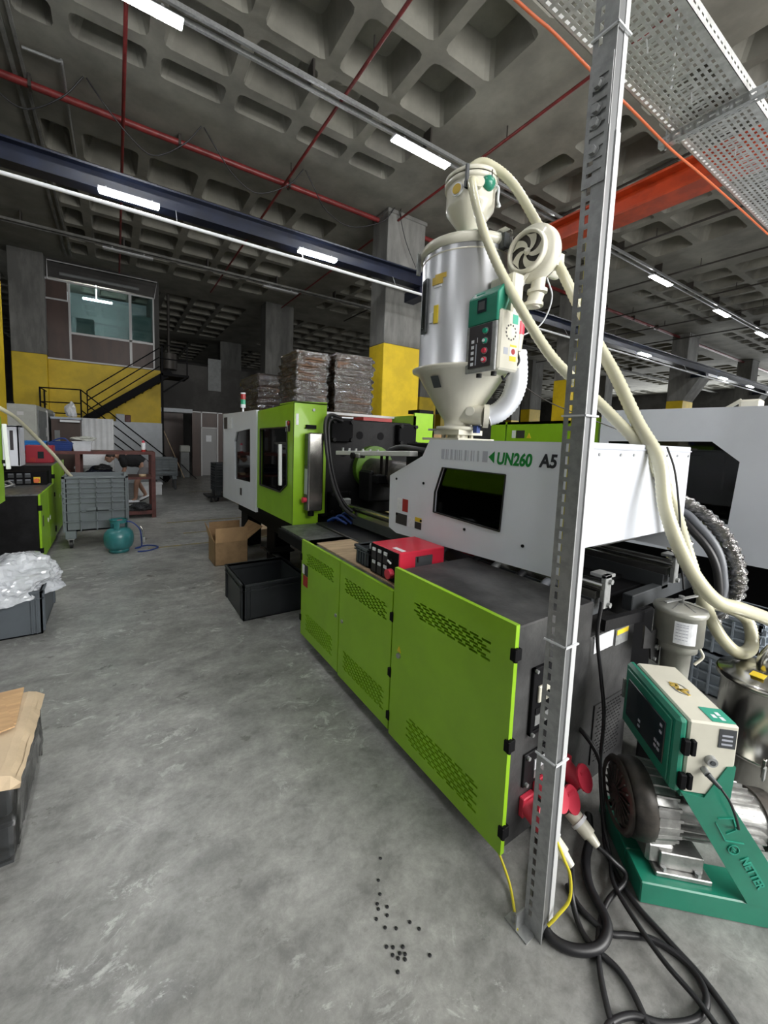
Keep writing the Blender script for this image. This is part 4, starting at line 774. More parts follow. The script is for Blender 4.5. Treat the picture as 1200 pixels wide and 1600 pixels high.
for x in (2.58, 4.9, .2):
    s = MB(); s.box(x-.02, .70, 3.255, x+.02, 1.17, 3.258); s.box(x-.02, .70, 3.255, x-.018, 1.17, 3.298); s.box(x+.018, .70, 3.255, x+.02, 1.17, 3.298)
    MB().perf('z', 3.255, .003, x-.02, x+.02, .70, 1.17, [(.72+.05*k, .745+.05*k, [(x-.006, x+.006)]) for k in range(9)]).build('support_arm', 'galv', t); MB().perf('x', x-.02, .002, .70, 1.17, 3.258, 3.298, [(3.273, 3.283, [(.72+.05*k, .745+.05*k) for k in range(9)])]).build('support_arm', 'galv', t)
    for y in (.735, 1.14): MB().cyl((x, y, 3.235), (x, y, ZC), .005, n=6).build('threaded_rod', 'galv', t)
for x in (1.9, 2.35, 2.95): MB().bar((x, .95, 3.298), (x+.04, .96, 3.27), .004, .004).build('cable_tie', 'whitem', t)
tag(MB().tube([(.7, 1.16, 3.29), (1.37, 1.15, 3.29), (1.56, 1.14, 3.285), (1.92, 1.14, 3.275), (2.14, 1.135, 3.27), (2.60, 1.125, 3.245), (2.93, 1.13, 3.265), (3.3, 1.125, 3.27), (3.7, 1.125, 3.28), (4.3, 1.125, 3.29)], .006, 8, 5).build('orange_cable', 'ygd'), 'thin orange cable running along the edge of the overhead tray', 'cable')

# wires and cables on the floor
def cable(name, pts, r, m, label, n=8, sub=7): return tag(MB().tube(pts, r, n, sub).build(name, m), label, 'cable')
cable('earth_wire', [(1.21, .93, .10), (1.205, .87, .05), (1.18, .80, .012), (1.12, .73, .006), (1.09, .70, .006)], .005, 'yg', 'yellow green earth wire coming out under the near green cabinet')
cable('earth_wire', [(1.158, .69, 2.2), (1.158, .69, 1.2), (1.155, .672, 1.0), (1.15, .668, .75), (1.158, .655, .5), (1.165, .65, .38), (1.20, .63, .28), (1.235, .62, .20), (1.225, .61, .13), (1.18, .62, .09), (1.15, .632, .06)], .005, 'yg', 'yellow earth wire running down the slotted upright and bulging out at its foot')
K = .012
cable('power_cable', [(1.514, .67, .10), (1.53, .62, .08), (1.55, .58, .04), (1.43, .585, K), (1.31, .552, K), (1.22, .50, K), (1.15, .44, K), (1.10, .38, K), (1.05, .30, K), (1.0, .18, K)], .0085, 'rubber', 'thin black cable from the right cream plug running down off the bottom edge')
cable('power_cable', [(1.339, .67, .12), (1.33, .66, .06), (1.31, .64, .03), (1.28, .60, K), (1.26, .55, K), (1.27, .47, K), (1.24, .40, K), (1.18, .335, K), (1.13, .31, K), (1.085, .345, K), (1.08, .40, K), (1.12, .425, K), (1.20, .40, K), (1.26, .345, K), (1.36, .30, K), (1.44, .31, K), (1.475, .37, K), (1.45, .45, K), (1.39, .50, K), (1.34, .54, K), (1.33, .62, K), (1.36, .69, K)], .0095, 'rubber', 'black cable from the left plug making the wide oval loop on the floor')
cable('power_cable', [(1.62, 1.0, .5), (1.72, .80, .30), (1.70, .74, .05), (1.60, .67, .02), (1.52, .55, K), (1.49, .42, K), (1.47, .32, K), (1.42, .22, K), (1.34, .12, K), (1.2, .0, K)], .0095, 'rubber', 'black cable running from the pump side straight to the bottom right corner')
cable('power_cable', [(1.70, .80, .02), (1.60, .74, .02), (1.50, .70, .02), (1.42, .64, .02), (1.36, .55, .02), (1.27, .53, .02), (1.19, .57, .02), (1.16, .63, .02), (1.20, .70, .02), (1.30, .76, .02), (1.42, .82, .02), (1.5, .95, .02)], .016, 'rubber', 'thick black cable coiled in a ring just behind the upright foot')
cable('power_cable', [(1.74, .845, .95), (1.73, .845, .8), (1.76, .83, .62), (1.755, .80, .45), (1.72, .78, .25), (1.66, .72, .08), (1.60, .66, .02), (1.50, .60, .03), (1.44, .50, .03), (1.40, .40, .03), (1.38, .30, .03), (1.33, .20, .03), (1.25, .08, .03)], .008, 'rubber', 'black cable hanging down the dusty tank beside the slotted upright')
cable('hanging_wire', [(2.30, .88, 1.62), (2.31, .84, 1.5), (2.30, .80, 1.3), (2.31, .78, 1.1), (2.33, .76, .93)], .005, 'rubber', 'thin black wire hanging from the white end cover to the filter can')
cable('hanging_wire', [(2.45, 1.72, 2.72), (2.58, 1.76, 2.62), (2.58, 1.84, 2.46), (2.44, 1.95, 2.36)], .005, 'whitem', 'thin white wire curving behind the blower of the hopper')
cable('hanging_wire', [(2.5, 2.1, 2.2), (2.7, 1.9, 1.98), (2.9, 1.7, 1.85), (3.4, 1.4, 1.66)], .004, 'dpipe', 'thin grey wire slanting down right behind the hopper')
cable('loose_cord', [(5.7, 8.0, 6.95), (5.9, 7.95, 6.3), (6.3, 7.9, 5.6)], .008, 'rubber', 'thin dark cord slanting down the face of the big column')

# ================================================================== vacuum pump unit
ux = Vector((.744, -.668, 0)); vx = Vector((.668, .744, 0)); PO = Vector((1.54, .53, 0))
PM = Matrix(((ux.x, vx.x, 0, PO.x), (ux.y, vx.y, 0, PO.y), (0, 0, 1, 0), (0, 0, 0, 1)))
P = thing('vacuum_pump', tuple(PO), 'green framed vacuum loader pump with cream control box at the lower right', 'pump')
def pb(name, m, x0, y0, z0, x1, y1, z1, parent=P, **k): return fixn(MB().box(x0, y0, z0, x1, y1, z1, mtx=PM).build(name, m, parent, **k))
def pp(x, y, z): return PM @ Vector((x, y, z))
pb('base_rail', 'tgreen', 0, 0, .0, .62, .12, .082, bevel=.004); pb('base_rail', 'tgreen', 0, .12, .0, .07, .34, .082, bevel=.004); pb('base_rail', 'tgreen', 0, .30, .0, .62, .36, .082, bevel=.004)
def pprism(name, m, poly, y0, y1, parent=P, **k):
    n = len(poly); return fixn(MB().add([PM @ Vector((x, y, z)) for y in (y0, y1) for x, z in poly], [tuple(range(n)), tuple(range(n, 2*n))]+[(i, (i+1) % n, n+(i+1) % n, n+i) for i in range(n)]).build(name, m, parent, **k))
ARM = pprism('arm_plate', 'tgreen', [(.325, .082), (.088, .448), (.14, .44), (.158, .44), (.215, .56), (.24, .565), (.235, .44), (.40, .20), (.55, .082)], -.004, .004)
pb('arm_flange', 'tgreen', .088, .0, .43, .235, .32, .446)
# lettering pressed in the arm (flat, same colour family)
LM = [pp(.265, -.006, .335), pp(.385, -.006, .12)]; dr = (LM[1]-LM[0]).normalized()
upv = (Vector((0, 0, 1))-dr*dr.z).normalized()
s = MB()
zz = [(.235, .40), (.215, .36), (.255, .335), (.245, .30), (.215, .315)]; zz = [(.232, .405), (.205, .345), (.27, .325), (.252, .285)]
for a_, b_ in ((( .20, .36), (.235, .30)), ((.235, .30), (.29, .30)), ((.205, .375), (.25, .385)), ((.25, .385), (.262, .345)), ((.262, .345), (.235, .325))): s.bar(pp(a_[0], -.006, a_[1]), pp(b_[0], -.006, b_[1]), .003, .003)
s.build('pressed_emblem', 'tgreenl', ARM)
s = MB(); cr2 = [(.262+.016*math.cos(k*PI/8), .272+.016*math.sin(k*PI/8)) for k in range(16)]
for k in range(16): a_, b_ = cr2[k], cr2[(k+1) % 16]; s.bar(pp(a_[0], -.006, a_[1]), pp(b_[0], -.006, b_[1]), .003, .003)
s.bar(pp(.256, -.006, .263), pp(.256, -.006, .282), .003, .003); s.bar(pp(.256, -.006, .282), pp(.268, -.006, .272), .003, .003); s.bar(pp(.258, -.006, .273), pp(.268, -.006, .263), .003, .003); s.build('pressed_ring', 'tgreenl', ARM)
dirv = (pp(.375, 0, .11)-pp(.285, 0, .25)).normalized(); text('NETTER', 'pressed_lettering', 'tgreenl', ARM, pp(.285, -.006, .242), dirv, Vector((0, 0, 1))-dirv*dirv.z, .036, .9, 0, .001)
# motor lying along the base
mc = (.0, .15, .275)
s = MB().lathe([(.0, -.03), (.085, -.03), (.115, -.022), (.13, .0), (.135, .03), (.13, .05)], pp(.0, .15, .275), ux, n=44).build('side_channel', 'motor', P)
MB().lathe([(.104, -.034), (.12, -.04), (.13, -.028)], pp(.0, .15, .275), ux, n=44).build('channel_rim', 'motor', s)
for k in range(20):
    an = k*2*PI/20; a_ = pp(-.034, .15+.03*math.cos(an), .275+.03*math.sin(an)); b_ = pp(-.034, .15+.095*math.cos(an+.25), .275+.095*math.sin(an+.25)); MB().bar(a_, b_, .006, .008, up=ux).build('fan_grille_rib', 'motor', s)
MB().cyl(pp(-.03, .15, .275), pp(-.042, .15, .275), .03, n=18).build('fan_hub', 'motor', s)
s = MB().cyl(pp(.05, .15, .275), pp(.12, .15, .275), .128, .122, n=44).build('cover_ring', 'alu', P)
for k in range(24): an = k*2*PI/24; MB().bar(pp(.05, .15+.127*math.cos(an), .275+.127*math.sin(an)), pp(.13, .15+.118*math.cos(an), .275+.118*math.sin(an)), .008, .012).build('cooling_fin', 'alu', s)
b2 = MB().cyl(pp(.12, .15, .27), pp(.42, .15, .27), .085, n=36).build('motor_body', 'alu', P)
for k in range(22): an = k*2*PI/22+.1; MB().bar(pp(.13, .15+.093*math.cos(an), .27+.093*math.sin(an)), pp(.40, .15+.093*math.cos(an), .27+.093*math.sin(an)), .005, .02, up=(vx*math.cos(an)+Vector((0, 0, 1))*math.sin(an))).build('cooling_fin', 'alu', b2)
MB().cyl(pp(.42, .15, .27), pp(.47, .15, .27), .095, n=30).build('motor_cap', 'motor', P)
pb('terminal_box', 'dark', .15, .05, .35, .27, .16, .41, bevel=.01); pb('motor_foot', 'alu', .06, .03, .082, .24, .27, .10, bevel=.003); pb('motor_foot', 'alu', .08, .05, .10, .22, .25, .16, bevel=.003); pb('pump_port', 'alu', .04, .06, .10, .13, .24, .18, bevel=.01)
for x in (.09, .2): MB().cyl(pp(x, .045, .1), pp(x, .045, .112), .01, n=6, smooth=False).build('bolt', 'galv', P)
tag(MB().tube([pp(.33, .27, .22), pp(.45, .32, .20), pp(.62, .34, .17), pp(.85, .30, .12), pp(1.1, .1, .08)], .028, 12, 14, rib=.04).build('suction_hose', 'hose'), 'cream ribbed hose leaving the pump to the right near the floor', 'hose')
# control box
CBx = pb('control_box', 'cream', .092, .0, .445, .24, .36, .705, bevel=.006)
pb('box_door', 'tgreen', .055, -.004, .44, .09, .364, .708, parent=CBx, bevel=.012); pb('door_inset', 'tgreen', .05, .02, .462, .056, .34, .686, parent=CBx, bevel=.004)
pb('control_screen', 'screen', .046, .045, .50, .051, .315, .655, parent=CBx, bevel=.003)
for i, (y, z) in enumerate(((.06, .625), (.06, .60), (.065, .55), (.085, .55), (.065, .53), (.085, .53), (.2, .54), (.2, .52))): pb('key_mark', 'stripe', .0445, y, z, .0462, y+.014, z+.010, parent=CBx)
pb('door_handle', 'alu', .045, .345, .55, .055, .358, .63, parent=CBx)
for z in (.59, .468): s = pb('hinge', 'blackm', .07, -.022, z, .092, -.002, z+.055, parent=CBx, bevel=.004); pb('hinge', 'blackm', .095, -.02, z, .112, -.002, z+.055, parent=CBx, bevel=.004)
pb('emblem_panel', 'tgreenl', .165, .01, .7055, .235, .085, .707, parent=CBx); pb('rating_label', 'dark', .182, -.002, .625, .232, .0, .69, parent=CBx)
for z in (.635, .65, .665): pb('label_text', 'stripe', .19, -.003, z, .222, -.002, z+.006, parent=CBx)
for x, y in ((.18, .03), (.2, .045), (.2, .02)): pb('emblem_text', 'paper', x, y, .7068, x+.012, y+.018, .7075, parent=CBx)
s = MB(); ey = [(.165+.036*math.cos(a)*.62, .19+.036*math.sin(a)) for a in [k*2*PI/20 for k in range(20)]]
for k in range(20): a_, b_ = ey[k], ey[(k+1) % 20]; s.bar(pp(a_[0], a_[1], .7062), pp(b_[0], b_[1], .7062), .003, .002)
s.build('emblem_ring', 'galv', CBx); s = MB()
for a_, b_ in (((.19, .185), (.15, .18)), ((.15, .18), (.165, .21)), ((.165, .21), (.14, .205)), ((.175, .15), (.16, .185)), ((.145, .225), (.17, .215))): s.bar(pp(a_[0], a_[1], .7065), pp(b_[0], b_[1], .7065), .012, .002)
s.build('emblem', 'gold', CBx)
s = MB().cyl(pp(.165, -.0, .575), pp(.165, -.014, .575), .018, .016, n=20).build('connector_socket', 'galv', CBx); MB().cyl(pp(.165, -.014, .575), pp(.165, -.017, .575), .008, n=14).build('socket_core', 'dark', s)
s = MB().cyl(pp(.15, -.0, .54), pp(.15, -.02, .537), .011, n=14).build('connector_plug', 'galv', CBx); MB().cyl(pp(.15, -.02, .537), pp(.175, -.045, .515), .009, .006, n=12).build('plug_sleeve', 'dark', s)
MB().tube([pp(.175, -.045, .515), pp(.20, -.05, .48), pp(.225, -.045, .43), pp(.25, -.03, .375), pp(.262, -.01, .355)], .004, 6, 6).build('signal_cable', 'rubber', CBx)
MB().tube([pp(.12, .03, .445), pp(.12, .03, .40), pp(.15, .04, .385), pp(.17, .05, .405)], .006, 6, 5).build('motor_cable', 'rubber', P)

# stainless dust drum
cx_, cy_ = 2.62, .50
Dm = thing('dust_drum', (cx_, cy_, 0), 'stainless steel dust drum with clamped lid at the right edge', 'drum')
MB().lathe([(.0, 0), (.15, 0), (.158, .01), (.158, .17), (.166, .175), (.166, .19), (.158, .195), (.158, .505), (.166, .51)], (cx_, cy_, 0), n=56).build('drum_body', 'steel', Dm)
LD = MB().lathe([(.166, .508), (.178, .512), (.18, .53), (.172, .545), (.13, .555), (.12, .57), (.0, .575)], (cx_, cy_, 0), n=56).build('drum_lid', 'steel', Dm)
MB().tube([(cx_-.02, cy_, .57), (cx_-.02, cy_, .63), (cx_+.02, cy_-.02, .68), (cx_+.08, cy_-.04, .69), (cx_+.2, cy_-.06, .68)], .032, 16, 6).build('elbow_pipe', 'steel', LD); MB().box(cx_-.13, cy_-.02, .57, cx_-.07, cy_+.03, .573).build('warning_sticker', 'warn', LD)
def da(a, r=.16): return (cx_+r*math.cos(a), cy_+r*math.sin(a))
for a_, z0, z1 in ((-2.55, .40, .53), (-2.75, .13, .22)):
    x_, y_ = da(a_, .165); s = MB(); s.bar((x_, y_, z0), (x_, y_, z1), .02, .012); k_ = s.build('latch', 'steel', Dm, bevel=.002); x_, y_ = da(a_, .18); MB().bar((x_, y_, z0), (x_, y_, z0+.06), .03, .006).build('latch_lever', 'galv', k_)

# filter can on bracket
cx2, cy2 = 2.27, .745
F = thing('filter_can', (cx2, cy2, .55), 'small steel filter can with a white label bolted beside the black tank', 'filter')
MB().lathe([(.0, .70), (.098, .70), (.098, .835), (.104, .838), (.108, .85), (.104, .862), (.095, .866), (.02, .882), (0, .882)], (cx2, cy2, 0), n=44).build('can_body', 'canp', F)
for k in range(6): an = k*PI/3; MB().bar((cx2+.02*math.cos(an), cy2+.02*math.sin(an), .884), (cx2+.085*math.cos(an), cy2+.085*math.sin(an), .868), .004, .003).build('lid_crease', 'galv', F)
MB().bar((cx2-.12, cy2+.02, .90), (cx2+.12, cy2-.02, .90), .014, .006).build('lid_bar', 'galv', F); MB().cyl((cx2, cy2, .88), (cx2, cy2, .915), .012, n=8).build('lid_nut', 'galv', F)
s = MB(); aa = math.atan2(-cy2, -cx2)
for k in range(8):
    p_, q_ = aa-.15+k*.11, aa-.15+(k+1)*.11; s.add([(cx2+.0995*math.cos(t_), cy2+.0995*math.sin(t_), z_) for t_, z_ in ((p_, .715), (q_, .715), (q_, .82), (p_, .82))], [(0, 1, 2, 3)])
LB = s.build('can_label', 'paper', F)
for z_ in (.735, .75, .765, .78, .795, .805):
    s = MB(); 
    for k in range(4):
        p_, q_ = aa-.08+k*.12, aa-.08+(k+1)*.12-.02; s.add([(cx2+.1002*math.cos(t_), cy2+.1002*math.sin(t_), zz_) for t_, zz_ in ((p_, z_), (q_, z_), (q_, z_+.004), (p_, z_+.004))], [(0, 1, 2, 3)])
    s.build('label_print', 'stripe', LB)
s = MB().lathe([(.08, .70), (.08, .66), (.06, .655), (.055, .50)], (cx2, cy2, 0), n=28).build('lower_housing', 'canp', F); MB().tube([(cx2+.02, cy2-.08, .69), (cx2+.05, cy2-.09, .64), (cx2+.02, cy2-.07, .60)], .006, 6, 4).build('small_pipe', 'cream', F)
MB().cyl((cx2, cy2, .30), (cx2, cy2, .5), .06, n=24).build('pump_head', 'motor', F); MB().box(cx2-.09, cy2-.09, .0, cx2+.09, cy2+.09, .30).build('stand', 'black', F, bevel=.01)
s = MB().add([(2.08, .865, .775), (2.08, .865, .655), (2.16, .83, .64), (2.20, .80, .70), (2.20, .80, .80), (2.15, .835, .78)], [(0, 1, 2, 3, 4, 5)])
bm_ = plate('bracket_plate', 'blackdust', F, 'y', .80, .008, [(2.06, .68), (2.14, .66), (2.155, .60), (2.235, .555), (2.25, .72), (2.20, .745), (2.13, .74), (2.06, .79)])
for x, z in ((2.195, .655), (2.225, .71), (2.18, .60)): MB().cyl((x, .80, z), (x, .79, z), .014 if z < .7 and z > .62 else .008, n=6, smooth=False).build('bolt', 'galv', F)

# ================================================================== things on the cabinet top
R = thing('red_controller', (1.4, 1.75, .828), 'red six zone temperature controller on the green cabinet, beside the small grey crate', 'controller')
MB().box(1.272, 1.585, .828, 1.60, 1.925, 1.0).build('case', 'red', R, bevel=.004) if False else None
xa, xb2, ya, yb2 = 1.275, 1.60, 1.66, 1.935
ZR0, ZR1 = .828, 1.005
HB = MB(); HB.box(xa, ya, ZR0, xb2, yb2, ZR1); CS = HB.build('case', 'red', R, bevel=.005)
FP = MB().box(xa-.006, ya+.004, ZR0+.004, xa, yb2-.004, ZR1-.004).build('front_panel', 'blackm', R)
for r_ in range(2):
    for k in range(3):
        y = yb2-.04-k*.058; z = ZR1-.045-r_*.075; MB().box(xa-.010, y-.022, z-.045, xa-.005, y+.022, z+.0).build('controller_unit', 'stkdk', FP); MB().box(xa-.012, y-.014, z+.004, xa-.006, y+.014, z+.022).build('zone_label', 'paper', FP)
s = MB().cyl((xa-.006, ya+.06, ZR1-.06), (xa-.02, ya+.06, ZR1-.06), .014, n=16).build('selector_knob', 'blackm', FP); MB().bar((xa-.024, ya+.075, ZR1-.055), (xa-.024, ya+.045, ZR1-.065), .008, .008).build('knob_pointer', 'whitem', s)
MB().cyl((xa-.006, ya+.06, ZR0+.05), (xa-.035, ya+.06, ZR0+.05), .028, n=18).build('main_switch', 'redp', FP)
s = MB(); s.box(xa+.11, ya-.003, ZR0+.075, xa+.23, ya+.002, ZR0+.145); hn = s.build('handle_recess', 'dark', R); MB().bar((xa+.12, ya-.012, ZR0+.13), (xa+.22, ya-.012, ZR0+.13), .008, .03).build('handle', 'dark', hn)
MB().box(xa+.03, ya+.02, ZR1, xa+.06, ya+.11, ZR1+.001).build('label_strip', 'paper', R)
def crate(name, label, cat, x0, y0, x1, y1, z0, z1, m, group=None, rot=0., handle=True, ribs=True):
    cx, cy = (x0+x1)/2, (y0+y1)/2; t = thing(name, (cx, cy, z0), label, cat, group); h = z1-z0; tp = .012
    s = MB(); w = .012
    s.box(x0+tp, y0+tp, z0, x1-tp, y1-tp, z0+.01)
    for a in ((x0+tp, y0+tp, x1-tp, y0+tp+w), (x0+tp, y1-tp-w, x1-tp, y1-tp), (x0+tp, y0+tp, x0+tp+w, y1-tp), (x1-tp-w, y0+tp, x1-tp, y1-tp)): s.box(a[0], a[1], z0, a[2], a[3], z1)
    s.build('shell', m, t)
    r = MB(); rh = min(.022, h*.15)
    for zz_ in ([z1-rh, z1-rh-h*.13] if ribs else [z1-rh]):
        for a in ((x0, y0, x1, y0+tp+w), (x0, y1-tp-w, x1, y1), (x0, y0, x0+tp+w, y1), (x1-tp-w, y0, x1, y1)): r.box(a[0], a[1], zz_ if zz_ > z1-rh*1.5 else zz_, a[2], a[3], zz_+(rh if zz_ > z1-rh*1.5 else rh*.4))
    r.build('rim', m, t, bevel=.002)
    if ribs:
        for (x, y) in ((x0, y0), (x1, y0), (x0, y1), (x1, y1)):
            for d in (.045, .075):
                q = MB(); dx = d if x == x0 else -d; dy = d if y == y0 else -d
                q.box(x+dx-.004, min(y, y+math.copysign(tp, dy)), z0+.01, x+dx+.004, max(y, y+math.copysign(tp, dy)), z1-rh); q.box(min(x, x+math.copysign(tp, dx)), y+dy-.004, z0+.01, max(x, x+math.copysign(tp, dx)), y+dy+.004, z1-rh); q.build('corner_rib', m, t)
    if handle:
        for y in (y0+.001, y1-.004): 
            MB().prism([(cx-.07, z1-h*.14-.03), (cx+.07, z1-h*.14-.03), (cx+.055, z1-h*.14), (cx-.055, z1-h*.14)], 'y', y-.0, y+.006).build('handle', m, t)
    if rot: t.rotation_euler = (0, 0, rot)
    return t
crate('small_crate', 'small dark grey crate on the cabinet top, left of the red controller', 'crate', 1.275, 1.96, 1.47, 2.14, .828, .945, 'crate')
t = tag(MB().box(1.33, 1.98, .90, 1.38, 2.05, .965).build('wall_plug', 'gwall', bevel=.008), 'pale grey plug lying in the small grey crate', 'plug')
s = MB(); 
for k in range(5): s.cyl((1.45+random.random()*.08, 2.2+random.random()*.1, .836), (1.47+random.random()*.08, 2.22+random.random()*.1, .842), .012, n=8)
tag(s.build('red_clamps', 'stkred'), 'small heap of dull red pipe clamps on the wooden board', 'clamps')

# floor pellets
for i, (px_x, px_y) in enumerate(((.727, .832), (.722, .852), (.70, .86), (.71, .845), (.712, .875), (.735, .842), (.74, .86), (.695, .887), (.75, .91), (.72, .93), (.745, .955), (.708, .965), (.73, .985), (.76, .975), (.735, 1.0), (.80, .90), (.815, .87), (.80, .80), (.78, 1.06), (.83, 1.12), (.69, .82), (.76, 1.02))):
    if i == 0: pl0 = MB().lathe([(0, 0), (.0045, 0), (.006, .0015), (.0045, .003), (0, .003)], (0, 0, 0), n=10).build('plastic_pellet', 'rubber'); pl = pl0
    else: pl = pl0.copy(); C.objects.link(pl)
    pl.location = (px_x, px_y, 0.0005); tag(pl, *((('tiny black plastic pellet in the tight cluster on the foreground floor', 'pellet', 'clustered black pellets'), ('tiny black plastic pellet in the loose line above the cluster on the floor', 'pellet', 'black pellets above the cluster'), ('tiny black plastic pellet lying apart at the right of the others', 'pellet', 'stray black pellets'))[2 if px_x > .79 else 0 if px_y < .89 else 1]))

# ================================================================== second machine behind
T2 = thing('injection_moulding_machine', (4.8, 2.5, 0), 'second white and lime green moulding machine, behind the near one at the right', 'machine')
plate('side_cover', 'white', T2, 'x', 4.0, .025, [(-.6, .80), (2.10, .74), (2.10, 1.965), (-.6, 1.93)], [[(1.075, 1.045), (1.05, 1.535), (1.23, 1.685), (2.02, 1.675), (2.04, 1.55), (2.0, 1.08)]])
MB().prism([(1.05, 1.02), (1.02, 1.56), (1.22, 1.70), (2.04, 1.695), (2.06, 1.55), (2.02, 1.06)], 'x', 4.018, 4.022).build('window_pane', 'smoke', T2)
MB().box(4.01, -.6, 1.93, 5.6, 2.10, 1.945).build('top_cover', 'white', T2); MB().box(4.03, -.62, .8, 5.6, -.6, 1.93).build('end_cover', 'white', T2)
MB().box(4.3, -.3, .1, 5.4, 4.4, .78).build('machine_bed', 'blackm', T2, bevel=.01); MB().box(4.25, .2, 1.05, 5.2, 1.8, 1.5).build('injection_unit', 'motor', T2, bevel=.02)
MB().cyl((4.3, .5, 1.5), (4.3, 1.6, 1.5), .07, n=16).build('barrel', 'alu', T2); MB().box(4.2, 1.2, 1.3, 4.3, 1.35, 1.58).build('limit_switch', 'chill', T2)
MB().box(4.02, 2.13, .80, 5.4, 2.16, 1.9).build('guard_return', 'green', T2)
plate('guard_door', 'green', T2, 'x', 4.0, .03, [(2.18, .8), (3.20, .8), (3.20, 1.88), (2.18, 1.88)]); plate('guard_panel', 'green', T2, 'x', 4.0, .03, [(3.225, .8), (3.44, .8), (3.44, 1.88), (3.225, 1.88)]); MB().box(4.0, 2.18, 1.85, 5.4, 3.44, 1.88).build('guard_roof', 'green', T2); MB().box(4.01, 3.42, .8, 5.4, 3.44, 1.88).build('guard_return', 'green', T2)
MB().box(3.995, 2.95, 1.69, 4.0, 3.06, 1.78).build('sticker', 'stkdk', T2); MB().box(3.995, 3.07, 1.69, 4.0, 3.12, 1.78).build('sticker', 'paper', T2); MB().prism([(2.86, 1.69), (2.92, 1.69), (2.89, 1.75)], 'x', 3.994, 4.0).build('sticker', 'warn', T2)
for y in (-.2, 1.2, 2.4, 4.2): MB().cyl((4.45, y, 0), (4.45, y, .1), .07, n=12).build('leveling_foot', 'rubber', T2)
for y, z in ((.4, .62), (.7, .66), (1.0, .60)): MB().box(4.18, y, z-.06, 4.3, y+.15, z).build('valve_block', ('galv', 'dblue', 'chill')[int(y*3) % 3], T2, bevel=.006)
MB().cyl((4.15, .55, .35), (4.15, .55, .55), .1, n=18).build('filter', 'dblue', T2)
ry = MB(); t = thing('robot_gripper', (5.0, 2.3, 1.945), 'small white linkage and pneumatic part on top of the second machine', 'gripper')
MB().bar((5.0, 1.55, 1.96), (5.0, 1.35, 2.10), .02, .03).build('arm', 'cream', t); MB().bar((5.0, 1.50, 1.96), (5.0, 1.30, 2.05), .02, .02).build('arm', 'cream', t); MB().box(4.95, 1.20, 1.95, 5.05, 1.36, 2.10).build('head', 'cream', t, bevel=.02); MB().box(4.96, 1.3, 1.945, 5.04, 1.6, 1.97).build('base', 'cream', t)

# blue grey stacked crates between the machines
for k, (z0, lb) in enumerate(((0, 'pale blue grey crate between the machines, lowest of its stack'), (.29, 'pale blue grey crate between the machines, on top of its stack'))):
    t = crate('stacked_crate', lb, 'crate', 3.28, .66, 3.70, 1.02, z0, z0+.28, 'bluecrate', 'pale blue grey crates', handle=False)
    for zz_ in (.07, .14, .2):
        MB().box(3.275, .66, z0+zz_, 3.285, 1.02, z0+zz_+.012).build('rib', 'bluecrate', t); MB().box(3.28, .65, z0+zz_, 3.70, .665, z0+zz_+.012).build('rib', 'bluecrate', t)
    for k2 in range(6): MB().box(3.30+k2*.075, .65, z0+.01, 3.31+k2*.075, .665, z0+.25).build('rib', 'bluecrate', t)
    for k2 in range(4): MB().box(3.27, .70+k2*.09, z0+.01, 3.285, .71+k2*.09, z0+.25).build('rib', 'bluecrate', t)

# ================================================================== left machine
T3 = thing('injection_moulding_machine', (-1.6, 6, 0), 'lime green moulding machine with black cabinets at the left edge', 'machine')
MB().box(-1.9, 5.88, .07, -.78, 7.08, .84).build('cabinet_body', 'black', T3, bevel=.004); MB().box(-1.9, 5.87, .84, -.765, 7.08, .858).build('counter_top', 'tread', T3)
MB().box(-1.9, 7.09, .07, -.775, 8.45, 1.10).build('cabinet_body', 'black', T3, bevel=.004); MB().box(-1.9, 7.08, 1.10, -.76, 8.45, 1.112).build('counter_top', 'dark', T3)
def ldoor(y0, y1, z0, z1, hy):
    d = MB().box(-.775, y0, z0, -.752, y1, z1).build('cabinet_door', 'green', T3, bevel=.003)
    for z in (z0+.12, z1-.16): MB().box(-.78, hy-.012, z-.03, -.74, hy+.012, z+.03).build('hinge', 'blackm', d)
    MB().box(-.752, (y0+y1)/2+.35*(1 if hy < (y0+y1)/2 else -1)*(y1-y0), (z0+z1)/2-.03, -.745, (y0+y1)/2+.35*(1 if hy < (y0+y1)/2 else -1)*(y1-y0)+.03, (z0+z1)/2+.02).build('lock', 'alw', d); return d
ld = ldoor(5.865, 6.47, .07, .855, 5.87); ldoor(6.475, 7.08, .07, .855, 7.07); ldoor(7.085, 7.76, .09, 1.11, 7.09); ldoor(7.765, 8.45, .09, 1.11, 8.44)
MB().box(-.752, 5.98, .45, -.750, 6.05, .58).build('sticker', 'stkdk', ld)
MB().box(-1.9, 5.87, .0, -.85, 8.4, .07).build('plinth', 'blackm', T3)
MB().box(-2.6, 6.2, 1.16, -.965, 6.23, 1.64).build('end_cover', 'white', T3, bevel=.004); MB().box(-.985, 6.2, 1.16, -.965, 6.5, 1.64).build('side_cover', 'white', T3); MB().box(-2.6, 6.2, 1.62, -.965, 6.5, 1.64).build('top_cover', 'white', T3); MB().box(-1.05, 6.192, 1.35, -1.02, 6.2, 1.58).build('decal', 'stkdk', T3)
MB().box(-2.6, 5.0, .6, -1.3, 8.4, 1.1).build('machine_bed', 'blackm', T3)
gd = plate('guard_door', 'green', T3, 'x', -.86, .03, [(2.7, .97), (4.58, .97), (4.60, 1.70), (2.7, 1.70)], [[(3.0, 1.15), (4.2, 1.15), (4.2, 1.55), (3.0, 1.55)]]); MB().box(-2.6, 4.57, .97, -.83, 4.6, 1.70).build('guard_return', 'green', T3)
MB().bar((-.79, 4.56, 1.25), (-.805, 4.56, 1.64), .03, .03).build('door_handle', 'whitem', gd, bevel=.004); MB().box(-.83, 4.55, 1.3, -.79, 4.57, 1.33).build('handle_bracket', 'blackm', gd)
